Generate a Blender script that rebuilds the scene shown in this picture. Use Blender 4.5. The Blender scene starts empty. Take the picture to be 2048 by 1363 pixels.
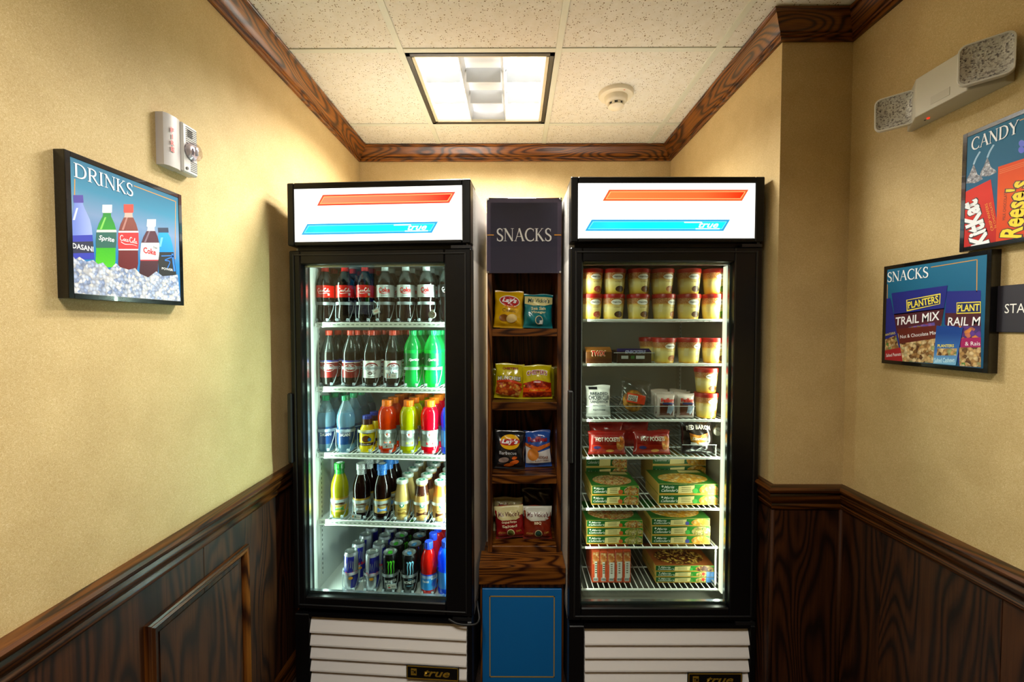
import bpy, math, random
from mathutils import Vector, Matrix
random.seed(7)
PI = math.pi
S = bpy.context.scene
COL = S.collection

# ------------------------------------------------------------------ camera, world, exposure
F, CX, CY = 862.0, 1024.0, 681.5          # focal length and centre in pixels of the 2048 x 1363 frame
CAM_Z, TILT, YAW = 1.453, 27.5 / 862.0, 5.0 / 862.0
cam_data = bpy.data.cameras.new('camera')
cam_data.sensor_width = 36.0
cam_data.lens = 36.0 * F / 2048.0
cam_data.clip_start = 0.02
cam = bpy.data.objects.new('camera', cam_data)
cam.location = (0, 0, CAM_Z)
cam.rotation_euler = (PI / 2 - TILT, 0, YAW)
COL.objects.link(cam)
S.camera = cam
world = bpy.data.worlds.new('world')
world.use_nodes = True
world.node_tree.nodes['Background'].inputs[0].default_value = (0.9, 0.85, 0.75, 1)
world.node_tree.nodes['Background'].inputs[1].default_value = 0.02
S.world = world
S.view_settings.view_transform = 'Standard'
S.view_settings.look = 'None'
S.view_settings.gamma = 1.0
S.view_settings.use_curve_mapping = False
S.view_settings.exposure = 0.0
S.cycles.max_bounces = 6
S.cycles.diffuse_bounces = 3
S.cycles.glossy_bounces = 3
S.cycles.transmission_bounces = 6
S.cycles.transparent_max_bounces = 18
S.cycles.caustics_reflective = False
S.cycles.caustics_refractive = False
S.cycles.sample_clamp_indirect = 3.0

# light levels of the lamps, the freezer's added fill included
TROFFER_W, TROFFER_BACK_W = 33.0, 14.0
COOLER_W, FREEZER_W = 14.0, 4.4
SIGN_E = 2.0

def ray(px, py):
    u, v = (px - CX) / F, (CY - py) / F
    c, s = math.cos(TILT), math.sin(TILT)
    y, z = c + v * s, -s + v * c
    cy, sy = math.cos(YAW), math.sin(YAW)
    return u * cy - y * sy, u * sy + y * cy, z
def atY(px, py, Y):
    a, b, c = ray(px, py); return a * Y / b, Y, CAM_Z + c * Y / b
def atX(px, py, X):
    a, b, c = ray(px, py); return X, b * X / a, CAM_Z + c * X / a
def atZ(px, py, Z):
    a, b, c = ray(px, py); k = (Z - CAM_Z) / c; return a * k, b * k, Z

# ------------------------------------------------------------------ materials
def lin(h):
    h = h.lstrip('#'); out = []
    for i in (0, 2, 4):
        c = int(h[i:i + 2], 16) / 255
        out.append(c / 12.92 if c <= 0.04045 else ((c + 0.055) / 1.055) ** 2.4)
    return (*out, 1.0)
_m = {}
def new_mat(name):
    m = bpy.data.materials.new(name); m.use_nodes = True
    nt = m.node_tree
    return m, nt, nt.nodes['Principled BSDF']
def P(col, rough=0.5, metal=0.0, spec=0.5, emit=0.0, coat=0.0):
    """plain principled material, cached by its values; col is a hex colour"""
    k = (col, rough, metal, spec, emit, coat)
    if k not in _m:
        m, nt, b = new_mat('paint_' + col.lstrip('#'))
        b.inputs['Base Color'].default_value = lin(col)
        b.inputs['Roughness'].default_value = rough
        b.inputs['Metallic'].default_value = metal
        b.inputs['Specular IOR Level'].default_value = spec
        b.inputs['Coat Weight'].default_value = coat
        if emit:
            b.inputs['Emission Color'].default_value = lin(col)
            b.inputs['Emission Strength'].default_value = emit
        _m[k] = m
    return _m[k]
def N(nt, kind, **kw):
    n = nt.nodes.new(kind)
    for k, v in kw.items():
        if isinstance(k, str) and hasattr(n, k): setattr(n, k, v)
    return n
def L(nt, a, b): nt.links.new(a, b)
def coords(nt, scale=(1, 1, 1), rot=(0, 0, 0)):
    t = N(nt, 'ShaderNodeTexCoord'); mp = N(nt, 'ShaderNodeMapping')
    mp.inputs['Scale'].default_value = scale; mp.inputs['Rotation'].default_value = rot
    L(nt, t.outputs['Object'], mp.inputs['Vector']); return mp.outputs['Vector']
def noise(nt, vec, scale, detail=2.0, rough=0.5, dist=0.0):
    n = N(nt, 'ShaderNodeTexNoise')
    n.inputs['Scale'].default_value = scale; n.inputs['Detail'].default_value = detail
    n.inputs['Roughness'].default_value = rough; n.inputs['Distortion'].default_value = dist
    L(nt, vec, n.inputs['Vector']); return n
def ramp(nt, fac, stops, interp='LINEAR'):
    r = N(nt, 'ShaderNodeValToRGB'); r.color_ramp.interpolation = interp
    el = r.color_ramp.elements
    while len(el) < len(stops): el.new(0.5)
    for e, (p, c) in zip(el, stops):
        e.position = p; e.color = lin(c) if isinstance(c, str) else c
    L(nt, fac, r.inputs['Fac']); return r.outputs['Color']
def mix(nt, a, b, fac, mode='MIX'):
    n = N(nt, 'ShaderNodeMix'); n.data_type = 'RGBA'; n.blend_type = mode
    for s, v in ((n.inputs[0], fac), (n.inputs[6], a), (n.inputs[7], b)):
        if hasattr(v, 'links'): L(nt, v, s)
        else: s.default_value = lin(v) if isinstance(v, str) else v
    return n.outputs[2]
def bump(nt, b, h, strength, dist=0.001):
    n = N(nt, 'ShaderNodeBump'); n.inputs['Strength'].default_value = strength; n.inputs['Distance'].default_value = dist
    L(nt, h, n.inputs['Height']); L(nt, n.outputs['Normal'], b.inputs['Normal'])

def wallpaper():
    m, nt, b = new_mat('wallpaper')
    v = coords(nt, (1, 1, 1))
    n1 = noise(nt, v, 330, 3, 0.6, 1.8); n2 = noise(nt, v, 9, 2, 0.5)
    c = ramp(nt, n1.outputs['Fac'], [(0.32, '#BA9E6A'), (0.5, '#C8AE7A'), (0.66, '#DAC496')])
    d = ramp(nt, n2.outputs['Fac'], [(0.35, '#E8E4DC'), (0.65, '#FFFFFF')])
    L(nt, mix(nt, c, d, 0.5, 'MULTIPLY'), b.inputs['Base Color'])
    b.inputs['Roughness'].default_value = 0.62; b.inputs['Specular IOR Level'].default_value = 0.3
    bump(nt, b, n1.outputs['Fac'], 0.25, 0.001); return m
def wood(name, light, mid, dark, grain=(0.55, 7.0, 7.0), scale=3.2, dist=5.0, rough=0.34, seed=0.0):
    """grain runs along the axis with the small factor; cathedral lines from a distorted band wave plus fine pores"""
    m, nt, b = new_mat(name)
    v = coords(nt, grain)
    off = N(nt, 'ShaderNodeVectorMath'); off.operation = 'ADD'; off.inputs[1].default_value = (seed, seed * 1.7, seed * 0.6)
    L(nt, v, off.inputs[0]); v2 = off.outputs[0]
    oi = N(nt, 'ShaderNodeObjectInfo')
    off2 = N(nt, 'ShaderNodeVectorMath'); off2.operation = 'MULTIPLY_ADD'
    off2.inputs[1].default_value = (7, 11, 5); 
    cmb = N(nt, 'ShaderNodeCombineXYZ')
    for i in range(3): L(nt, oi.outputs['Random'], cmb.inputs[i])
    L(nt, cmb.outputs[0], off2.inputs[0]); L(nt, v2, off2.inputs[2]); v2 = off2.outputs[0]
    big = noise(nt, v2, 0.9, 1, 0.4)
    w = N(nt, 'ShaderNodeTexNoise'); w.inputs['Scale'].default_value = 1.0; w.inputs['Detail'].default_value = 1.5
    w.inputs['Distortion'].default_value = 0.35
    L(nt, v2, w.inputs['Vector'])
    k = N(nt, 'ShaderNodeMath'); k.operation = 'MULTIPLY'; k.inputs[1].default_value = scale * dist
    L(nt, w.outputs['Fac'], k.inputs[0])
    fr = N(nt, 'ShaderNodeMath'); fr.operation = 'PINGPONG'; fr.inputs[1].default_value = 0.5
    L(nt, k.outputs[0], fr.inputs[0])
    lines = ramp(nt, fr.outputs[0], [(0.0, dark), (0.06, dark), (0.3, mid), (1.0, light)])
    pv = N(nt, 'ShaderNodeVectorMath'); pv.operation = 'MULTIPLY'
    pv.inputs[1].default_value = tuple(1.0 if g < 3 else 6.0 for g in grain)
    L(nt, v2, pv.inputs[0])
    po = noise(nt, pv.outputs[0], 5.0, 3, 0.6)
    pores = ramp(nt, po.outputs['Fac'], [(0.36, '#8A7A6A'), (0.56, '#FFFFFF')])
    c = mix(nt, lines, pores, 0.55, 'MULTIPLY')
    tone = ramp(nt, big.outputs['Fac'], [(0.3, '#B8A898'), (0.7, '#FFFFFF')])
    L(nt, mix(nt, c, tone, 0.5, 'MULTIPLY'), b.inputs['Base Color'])
    b.inputs['Roughness'].default_value = rough; b.inputs['Specular IOR Level'].default_value = 0.35; b.inputs['Coat Weight'].default_value = 0.08; b.inputs['Coat Roughness'].default_value = 0.18
    bump(nt, b, po.outputs['Fac'], 0.12, 0.0006); return m
def ceiling_tile():
    m, nt, b = new_mat('mineral_tile')
    v = coords(nt, (1, 1, 1))
    nz = noise(nt, v, 55, 2, 0.5)
    add = N(nt, 'ShaderNodeVectorMath'); add.operation = 'MULTIPLY_ADD'; add.inputs[1].default_value = (0.008, 0.008, 0)
    L(nt, nz.outputs['Color'], add.inputs[0]); L(nt, v, add.inputs[2])
    vo = N(nt, 'ShaderNodeTexVoronoi'); vo.inputs['Scale'].default_value = 120
    L(nt, add.outputs[0], vo.inputs['Vector'])
    sz = N(nt, 'ShaderNodeMath'); sz.operation = 'MULTIPLY'; sz.inputs[1].default_value = 0.30
    sep = N(nt, 'ShaderNodeSeparateColor'); L(nt, vo.outputs['Color'], sep.inputs[0]); L(nt, sep.outputs[0], sz.inputs[0])
    lt = N(nt, 'ShaderNodeMath'); lt.operation = 'SUBTRACT'; L(nt, vo.outputs['Distance'], lt.inputs[0]); L(nt, sz.outputs[0], lt.inputs[1])
    hole = ramp(nt, lt.outputs[0], [(0.0, '#7A6848'), (0.06, '#F4F4EC')])
    n3 = noise(nt, v, 30, 3, 0.6)
    tone = ramp(nt, n3.outputs['Fac'], [(0.3, '#F0EEE6'), (0.7, '#FFFFFF')])
    L(nt, mix(nt, hole, tone, 0.8, 'MULTIPLY'), b.inputs['Base Color'])
    b.inputs['Roughness'].default_value = 0.9; b.inputs['Specular IOR Level'].default_value = 0.1
    return m
def skin(nt):
    """fresnel gloss of the outer face only; the inner face of a thin sheet adds no total reflection"""
    f = N(nt, 'ShaderNodeFresnel'); f.inputs['IOR'].default_value = 1.45
    g = N(nt, 'ShaderNodeNewGeometry'); k = N(nt, 'ShaderNodeMath'); k.operation = 'MULTIPLY_ADD'
    k.inputs[1].default_value = -1.0; k.inputs[2].default_value = 1.0; L(nt, g.outputs['Backfacing'], k.inputs[0])
    m = N(nt, 'ShaderNodeMath'); m.operation = 'MULTIPLY'; L(nt, f.outputs[0], m.inputs[0]); L(nt, k.outputs[0], m.inputs[1])
    return m.outputs[0]
def glass(name, tint='#FFFFFF', clear=0.92, rough=0.02):
    """thin sheet: tinted see-through with a fresnel gloss"""
    m = bpy.data.materials.new(name); m.use_nodes = True; nt = m.node_tree
    nt.nodes.remove(nt.nodes['Principled BSDF']); out = nt.nodes['Material Output']
    t = N(nt, 'ShaderNodeBsdfTransparent'); t.inputs[0].default_value = tuple(c * clear for c in lin(tint)[:3]) + (1,)
    g = N(nt, 'ShaderNodeBsdfGlossy'); g.inputs['Roughness'].default_value = rough
    mx = N(nt, 'ShaderNodeMixShader'); L(nt, skin(nt), mx.inputs[0]); L(nt, t.outputs[0], mx.inputs[1]); L(nt, g.outputs[0], mx.inputs[2])
    L(nt, mx.outputs[0], out.inputs['Surface']); return m
def drink(name, col, glow=0.6, see=0.0, rough=0.08):
    """coloured liquid in a thin plastic wall: diffuse and translucent body, part see-through, glossy skin"""
    k = ('drink', col, glow, see)
    if k in _m: return _m[k]
    m = bpy.data.materials.new(name); m.use_nodes = True; nt = m.node_tree
    nt.nodes.remove(nt.nodes['Principled BSDF']); out = nt.nodes['Material Output']
    d = N(nt, 'ShaderNodeBsdfDiffuse'); d.inputs[0].default_value = lin(col)
    t = N(nt, 'ShaderNodeBsdfTranslucent'); t.inputs[0].default_value = lin(col)
    m1 = N(nt, 'ShaderNodeMixShader'); m1.inputs[0].default_value = glow
    L(nt, d.outputs[0], m1.inputs[1]); L(nt, t.outputs[0], m1.inputs[2])
    last = m1.outputs[0]
    if see:
        tr = N(nt, 'ShaderNodeBsdfTransparent'); tr.inputs[0].default_value = tuple(0.35 + 0.65 * c for c in lin(col)[:3]) + (1,)
        m2 = N(nt, 'ShaderNodeMixShader'); m2.inputs[0].default_value = see
        L(nt, last, m2.inputs[1]); L(nt, tr.outputs[0], m2.inputs[2]); last = m2.outputs[0]
    g = N(nt, 'ShaderNodeBsdfGlossy'); g.inputs['Roughness'].default_value = rough
    m3 = N(nt, 'ShaderNodeMixShader'); L(nt, skin(nt), m3.inputs[0]); L(nt, last, m3.inputs[1]); L(nt, g.outputs[0], m3.inputs[2])
    L(nt, m3.outputs[0], out.inputs['Surface']); _m[k] = m; return m
def speckle(name, stops, scale=60, rough=0.5, emit=0.0, cell=True, stretch=(1, 1, 1)):
    """patchy printed picture (food, ice, nuts): random cells coloured from a ramp"""
    m, nt, b = new_mat(name)
    v = coords(nt, stretch)
    nz = noise(nt, v, scale * 0.7, 2, 0.5)
    if cell:
        add = N(nt, 'ShaderNodeVectorMath'); add.operation = 'MULTIPLY_ADD'; k = 0.9 / scale
        add.inputs[1].default_value = (k, k, k); L(nt, nz.outputs['Color'], add.inputs[0]); L(nt, v, add.inputs[2])
        vo = N(nt, 'ShaderNodeTexVoronoi'); vo.inputs['Scale'].default_value = scale; L(nt, add.outputs[0], vo.inputs['Vector'])
        sep = N(nt, 'ShaderNodeSeparateColor'); L(nt, vo.outputs['Color'], sep.inputs[0])
        c = ramp(nt, sep.outputs[0], stops)
        sh = ramp(nt, vo.outputs['Distance'], [(0.1, '#FFFFFF'), (0.7, '#8C7C70')])
        c = mix(nt, c, sh, 0.6, 'MULTIPLY')
    else:
        c = ramp(nt, nz.outputs['Fac'], stops)
    L(nt, c, b.inputs['Base Color']); b.inputs['Roughness'].default_value = rough
    if emit:
        L(nt, c, b.inputs['Emission Color']); b.inputs['Emission Strength'].default_value = emit
    return m
def blend(name, stops, axis=2, lo=0.0, hi=1.0, rough=0.4, emit=0.0, wob=0.0):
    """print whose ink runs from one colour to another along one axis of the object"""
    m, nt, b = new_mat(name)
    t = N(nt, 'ShaderNodeTexCoord'); sp = N(nt, 'ShaderNodeSeparateXYZ'); L(nt, t.outputs['Object'], sp.inputs[0])
    mr = N(nt, 'ShaderNodeMapRange'); mr.inputs[1].default_value = lo; mr.inputs[2].default_value = hi
    L(nt, sp.outputs[axis], mr.inputs[0]); fac = mr.outputs[0]
    if wob:
        nz = noise(nt, t.outputs['Object'], 400, 2)
        a = N(nt, 'ShaderNodeMath'); a.operation = 'MULTIPLY_ADD'; a.inputs[1].default_value = wob
        L(nt, nz.outputs['Fac'], a.inputs[0]); L(nt, fac, a.inputs[2]); fac = a.outputs[0]
    c = ramp(nt, fac, stops); L(nt, c, b.inputs['Base Color']); b.inputs['Roughness'].default_value = rough + 0.1; b.inputs['Specular IOR Level'].default_value = 0.25
    if emit:
        L(nt, c, b.inputs['Emission Color']); b.inputs['Emission Strength'].default_value = emit
    return m

WALL = wallpaper()
OAK = wood('stained_oak', '#98601F', '#7A4614', '#301204', grain=(1.5, 8.0, 8.0), scale=5.0, dist=3.8)
OAK_TALL = wood('stained_oak_upright', '#A06224', '#7C4616', '#351707', grain=(7.0, 7.0, 0.8), scale=4.0, dist=3.6)
VENEER = wood('dark_veneer', '#56300F', '#40200A', '#1C0A03', grain=(5.0, 5.0, 0.8), scale=5.0, dist=4.6, rough=0.5)
RAIL = wood('dark_rail', '#7A4818', '#58300E', '#241005', grain=(0.8, 12.0, 12.0), scale=4.0, dist=3.4, rough=0.3)
TILE = ceiling_tile()
GRID = P('#E2E8DA', 0.45)
BLACK = P('#08080A', 0.35, spec=0.3)
BLACK_M = P('#101012', 0.5)
CLEAR = glass('clear_plastic', '#FAFCFC', 0.985, 0.05)
DOORGLASS = glass('door_glass', '#F2FAF6', 0.95, 0.0)
FROST = drink('frosted_plastic', '#DCE6EC', 0.5, 0.42, 0.15)
WHITE = P('#F2F2EE', 0.4)
SHELF_W = P('#E6EAE6', 0.4)
CHROME = P('#C8C8C8', 0.22, 1.0)

# ------------------------------------------------------------------ mesh helpers
class MB:
    """collects shapes; build() links them as ONE mesh object"""
    def __init__(s): s.v, s.f, s.mi, s.cur = [], [], [], 0
    def use(s, i): s.cur = i; return s
    def face(s, pts):
        n = len(s.v); s.v += [tuple(p) for p in pts]; s.f.append(tuple(range(n, n + len(pts)))); s.mi.append(s.cur); return s
    def _add(s, vs, fs):
        n = len(s.v); s.v += [tuple(p) for p in vs]
        for f in fs: s.f.append(tuple(i + n for i in f)); s.mi.append(s.cur)
        return s
    def box(s, x0, x1, y0, y1, z0, z1, c=0.0):
        if x0 > x1: x0, x1 = x1, x0
        if y0 > y1: y0, y1 = y1, y0
        if z0 > z1: z0, z1 = z1, z0
        if c <= 0:
            vs = [(x, y, z) for z in (z0, z1) for y in (y0, y1) for x in (x0, x1)]
            return s._add(vs, [(0, 2, 3, 1), (4, 5, 7, 6), (0, 1, 5, 4), (2, 6, 7, 3), (0, 4, 6, 2), (1, 3, 7, 5)])
        vs, idx = [], {}
        for zi, z in enumerate((z0, z1)):
            for yi, y in enumerate((y0, y1)):
                for xi, x in enumerate((x0, x1)):
                    sx, sy, sz = (1, -1)[xi], (1, -1)[yi], (1, -1)[zi]
                    for a, p in enumerate(((x, y + sy * c, z + sz * c), (x + sx * c, y, z + sz * c), (x + sx * c, y + sy * c, z))):
                        idx[(xi, yi, zi, a)] = len(vs); vs.append(p)
        I = lambda x, y, z, a: idx[(x, y, z, a)]
        fs = []
        for x in (0, 1):
            q = [I(x, 0, 0, 0), I(x, 0, 1, 0), I(x, 1, 1, 0), I(x, 1, 0, 0)]; fs.append(q if x == 0 else q[::-1])
        for y in (0, 1):
            q = [I(0, y, 0, 1), I(1, y, 0, 1), I(1, y, 1, 1), I(0, y, 1, 1)]; fs.append(q if y == 0 else q[::-1])
        for z in (0, 1):
            q = [I(0, 0, z, 2), I(0, 1, z, 2), I(1, 1, z, 2), I(1, 0, z, 2)]; fs.append(q if z == 0 else q[::-1])
        for y in (0, 1):
            for z in (0, 1): fs.append([I(0, y, z, 1), I(1, y, z, 1), I(1, y, z, 2), I(0, y, z, 2)])
        for x in (0, 1):
            for z in (0, 1): fs.append([I(x, 0, z, 0), I(x, 1, z, 0), I(x, 1, z, 2), I(x, 0, z, 2)])
        for x in (0, 1):
            for y in (0, 1): fs.append([I(x, y, 0, 0), I(x, y, 1, 0), I(x, y, 1, 1), I(x, y, 0, 1)])
        for x in (0, 1):
            for y in (0, 1):
                for z in (0, 1): fs.append([I(x, y, z, 0), I(x, y, z, 1), I(x, y, z, 2)])
        return s._add(vs, fs)
    def lathe(s, prof, n=24, cx=0, cy=0, cz=0, rib=0.0, bot=True, top=True, a0=0.0, a1=2 * PI):
        full = abs(a1 - a0 - 2 * PI) < 1e-6; cols = n if full else n + 1; vs = []
        for (r, z) in prof:
            for i in range(cols):
                a = a0 + (a1 - a0) * i / n; rr = r * (1 - rib * (i % 2))
                vs.append((cx + rr * math.sin(a), cy - rr * math.cos(a), cz + z))
        fs = []
        for j in range(len(prof) - 1):
            for i in range(n):
                a, b = j * cols + i, j * cols + (i + 1) % cols
                fs.append((a, b, b + cols, a + cols))
        if bot and full: fs.append(tuple(range(cols))[::-1])
        if top and full: fs.append(tuple((len(prof) - 1) * cols + i for i in range(cols)))
        return s._add(vs, fs)
    def tube(s, pts, r, n=6, cap=True):
        pts = [Vector(p) for p in pts]; vs = []; up = Vector((0, 0, 1))
        for i, p in enumerate(pts):
            t = (pts[min(i + 1, len(pts) - 1)] - pts[max(i - 1, 0)]).normalized()
            u = up if abs(t.dot(up)) < 0.95 else Vector((1, 0, 0))
            a = t.cross(u).normalized(); b = t.cross(a)
            for k in range(n):
                w = 2 * PI * k / n; vs.append(p + a * (r * math.cos(w)) + b * (r * math.sin(w)))
        fs = []
        for j in range(len(pts) - 1):
            for k in range(n): fs.append((j * n + k, j * n + (k + 1) % n, (j + 1) * n + (k + 1) % n, (j + 1) * n + k))
        if cap: fs.append(tuple(range(n))[::-1]); fs.append(tuple((len(pts) - 1) * n + k for k in range(n)))
        return s._add(vs, fs)
    def prism(s, poly, y0, y1):
        """outline in x,z extruded from y0 (front) to y1"""
        n = len(poly)
        vs = [(x, y0, z) for x, z in poly] + [(x, y1, z) for x, z in poly]
        fs = [tuple(range(n)), tuple(range(2 * n - 1, n - 1, -1))]
        for i in range(n): fs.append((i, i + n, (i + 1) % n + n, (i + 1) % n))
        return s._add(vs, fs)
    def flat(s, poly, y=0.0): return s.face([(x, y, z) for x, z in poly])
    def stroke(s, pts, w0, w1=None, y=0.0, sm=6):
        """brush line in x,z: a strip along a smooth curve, width running from w0 to w1"""
        if sm > 1 and len(pts) > 2: pts = smooth(pts, sm)
        w1 = w0 if w1 is None else w1; n = len(pts); a, b = [], []
        for i, p in enumerate(pts):
            q0, q1 = pts[max(i - 1, 0)], pts[min(i + 1, n - 1)]
            dx, dz = q1[0] - q0[0], q1[1] - q0[1]; l = math.hypot(dx, dz) or 1
            w = (w0 + (w1 - w0) * i / max(n - 1, 1)) / 2
            a.append((p[0] - dz / l * w, y, p[1] + dx / l * w)); b.append((p[0] + dz / l * w, y, p[1] - dx / l * w))
        vs = a + b
        return s._add(vs, [(i + 1, i, n + i, n + i + 1) for i in range(n - 1)])
    def build(s, name, mats, parent=None, smooth=False, loc=None, rot=None, kind=None):
        me = bpy.data.meshes.new(name); me.from_pydata(s.v, [], s.f)
        for m in (mats if isinstance(mats, (list, tuple)) else [mats]): me.materials.append(m)
        if any(s.mi): me.polygons.foreach_set('material_index', s.mi)
        if smooth: me.polygons.foreach_set('use_smooth', [True] * len(me.polygons))
        me.update()
        if smooth and smooth is not True: me.set_sharp_from_angle(angle=math.radians(smooth))
        return link(name, me, parent, loc, rot, kind)
def link(name, me, parent=None, loc=None, rot=None, kind=None):
    o = bpy.data.objects.new(name, me); COL.objects.link(o)
    if parent: o.parent = parent
    if loc: o.location = loc
    if rot: o.rotation_euler = rot
    if kind: o['kind'] = kind
    return o
def smooth(pts, k=6):
    out = []
    for i in range(len(pts) - 1):
        p0, p1, p2, p3 = pts[max(i - 1, 0)], pts[i], pts[i + 1], pts[min(i + 2, len(pts) - 1)]
        for j in range(k):
            t = j / k
            out.append(tuple(0.5 * (2 * b + (c - a) * t + (2 * a - 5 * b + 4 * c - d) * t * t + (3 * b - a - 3 * c + d) * t ** 3) for a, b, c, d in zip(p0, p1, p2, p3)))
    out.append(tuple(pts[-1])); return out
def thing(name, label, cat, loc=(0, 0, 0), rz=0.0, group=None):
    o = bpy.data.objects.new(name, None); COL.objects.link(o); o.empty_display_size = 0.02
    o.location = loc; o.rotation_euler = (0, 0, rz); tag(o, label, cat, group); return o
def tag(o, label, cat, group=None):
    o['label'] = label; o['category'] = cat
    if group: o['group'] = group
    return o
def dup(root, loc, rz, label, group=None):
    r = root.copy(); COL.objects.link(r); r.location = loc; r.rotation_euler = (0, 0, rz); r['label'] = label
    if group: r['group'] = group
    for ch in KIDS[root.name]:
        c = ch.copy(); COL.objects.link(c); c.parent = r
        for g in KIDS.get(ch.name, ()):
            d = g.copy(); COL.objects.link(d); d.parent = c
    return r
KIDS = {}
def remember(root):
    for o in bpy.data.objects:
        if o.parent and o.parent not in (None,):
            p = o.parent
            if p == root or p.parent == root:
                KIDS.setdefault(p.name, [])
                if o not in KIDS[p.name]: KIDS[p.name].append(o)
    KIDS.setdefault(root.name, [])
    return root

# lettering: built-in font turned into flat meshes in x,z facing -y
_t = {}
def text_mesh(s, w, h, shear=0.0, bold=0.0, R=0.0, lift=0.0006, keep=False):
    """the words s fitted into w x h, centred; R bends them round an upright cylinder"""
    k = (s, round(w, 5), round(h, 5), shear, bold, round(R, 4))
    if k in _t: return _t[k]
    cu = bpy.data.curves.new('lettering', 'FONT'); cu.body = s; cu.size = 1; cu.resolution_u = 2; cu.shear = shear; cu.offset = bold
    cu.fill_mode = 'FRONT'
    ob = bpy.data.objects.new('lettering', cu)
    me = bpy.data.meshes.new_from_object(ob)
    bpy.data.objects.remove(ob); bpy.data.curves.remove(cu)
    xs = [v.co.x for v in me.vertices]; ys = [v.co.y for v in me.vertices]
    x0, x1, y0, y1 = min(xs), max(xs), min(ys), max(ys)
    kx = w / (x1 - x0); kz = h / (y1 - y0)
    if keep: kx = kz = min(kx, kz)
    for v in me.vertices:
        x = (v.co.x - (x0 + x1) / 2) * kx; z = (v.co.y - (y0 + y1) / 2) * kz
        if R: a = x / R; v.co = ((R + lift) * math.sin(a), -(R + lift) * math.cos(a), z)
        else: v.co = (x, 0, z)
    me.materials.clear(); _t[k] = me; return me
def words(s, mat, parent, x, z, w, h, y=-0.0006, shear=0.0, bold=0.0, R=0.0, rot=0.0, turn=0.0, name='lettering'):
    me = text_mesh(s, w, h, shear, bold, R)
    key = (me.name, mat.name)
    if len(me.materials) == 0: me.materials.append(mat)
    elif me.materials[0] != mat:
        if key not in _t:
            m2 = me.copy(); m2.materials.clear(); m2.materials.append(mat); _t[key] = m2
        me = _t[key]
    if R: return link(name, me, parent, (0, 0, z), (0, 0, turn))
    return link(name, me, parent, (x, y, z), (0, -rot, 0))
def ell(cx, cz, a, b, n=20, rot=0.0):
    out = []
    for i in range(n):
        t = 2 * PI * i / n; x, z = a * math.cos(t), b * math.sin(t)
        out.append((cx + x * math.cos(rot) - z * math.sin(rot), cz + x * math.sin(rot) + z * math.cos(rot)))
    return out
def rect(x0, x1, z0, z1): return [(x0, z0), (x1, z0), (x1, z1), (x0, z1)]
def print_(parent, name, poly, mat, y): return MB().flat(poly, y).build(name, mat, parent)
def wrapped(parent, name, poly, mat, R, lift=0.0005, turn=0.0, z=0.0):
    """a flat print bent round an upright cylinder of radius R; the outline is cut into a fan with its centre"""
    cx = sum(p[0] for p in poly) / len(poly); cz = sum(p[1] for p in poly) / len(poly)
    b = MB(); B = lambda p: ((R + lift) * math.sin(p[0] / R), -(R + lift) * math.cos(p[0] / R), p[1])
    n = len(poly); rings = 3
    ring = [[(cx + (p[0] - cx) * k / rings, cz + (p[1] - cz) * k / rings) for p in poly] for k in range(1, rings + 1)]
    vs = [B((cx, cz))] + [B(p) for r in ring for p in r]; fs = []
    for i in range(n):
        fs.append((0, 1 + i, 1 + (i + 1) % n))
        for k in range(rings - 1):
            a, c = 1 + k * n, 1 + (k + 1) * n
            fs.append((a + i, c + i, c + (i + 1) % n, a + (i + 1) % n))
    b._add(vs, fs); return b.build(name, mat, parent, loc=(0, 0, z), rot=(0, 0, turn))

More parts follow.
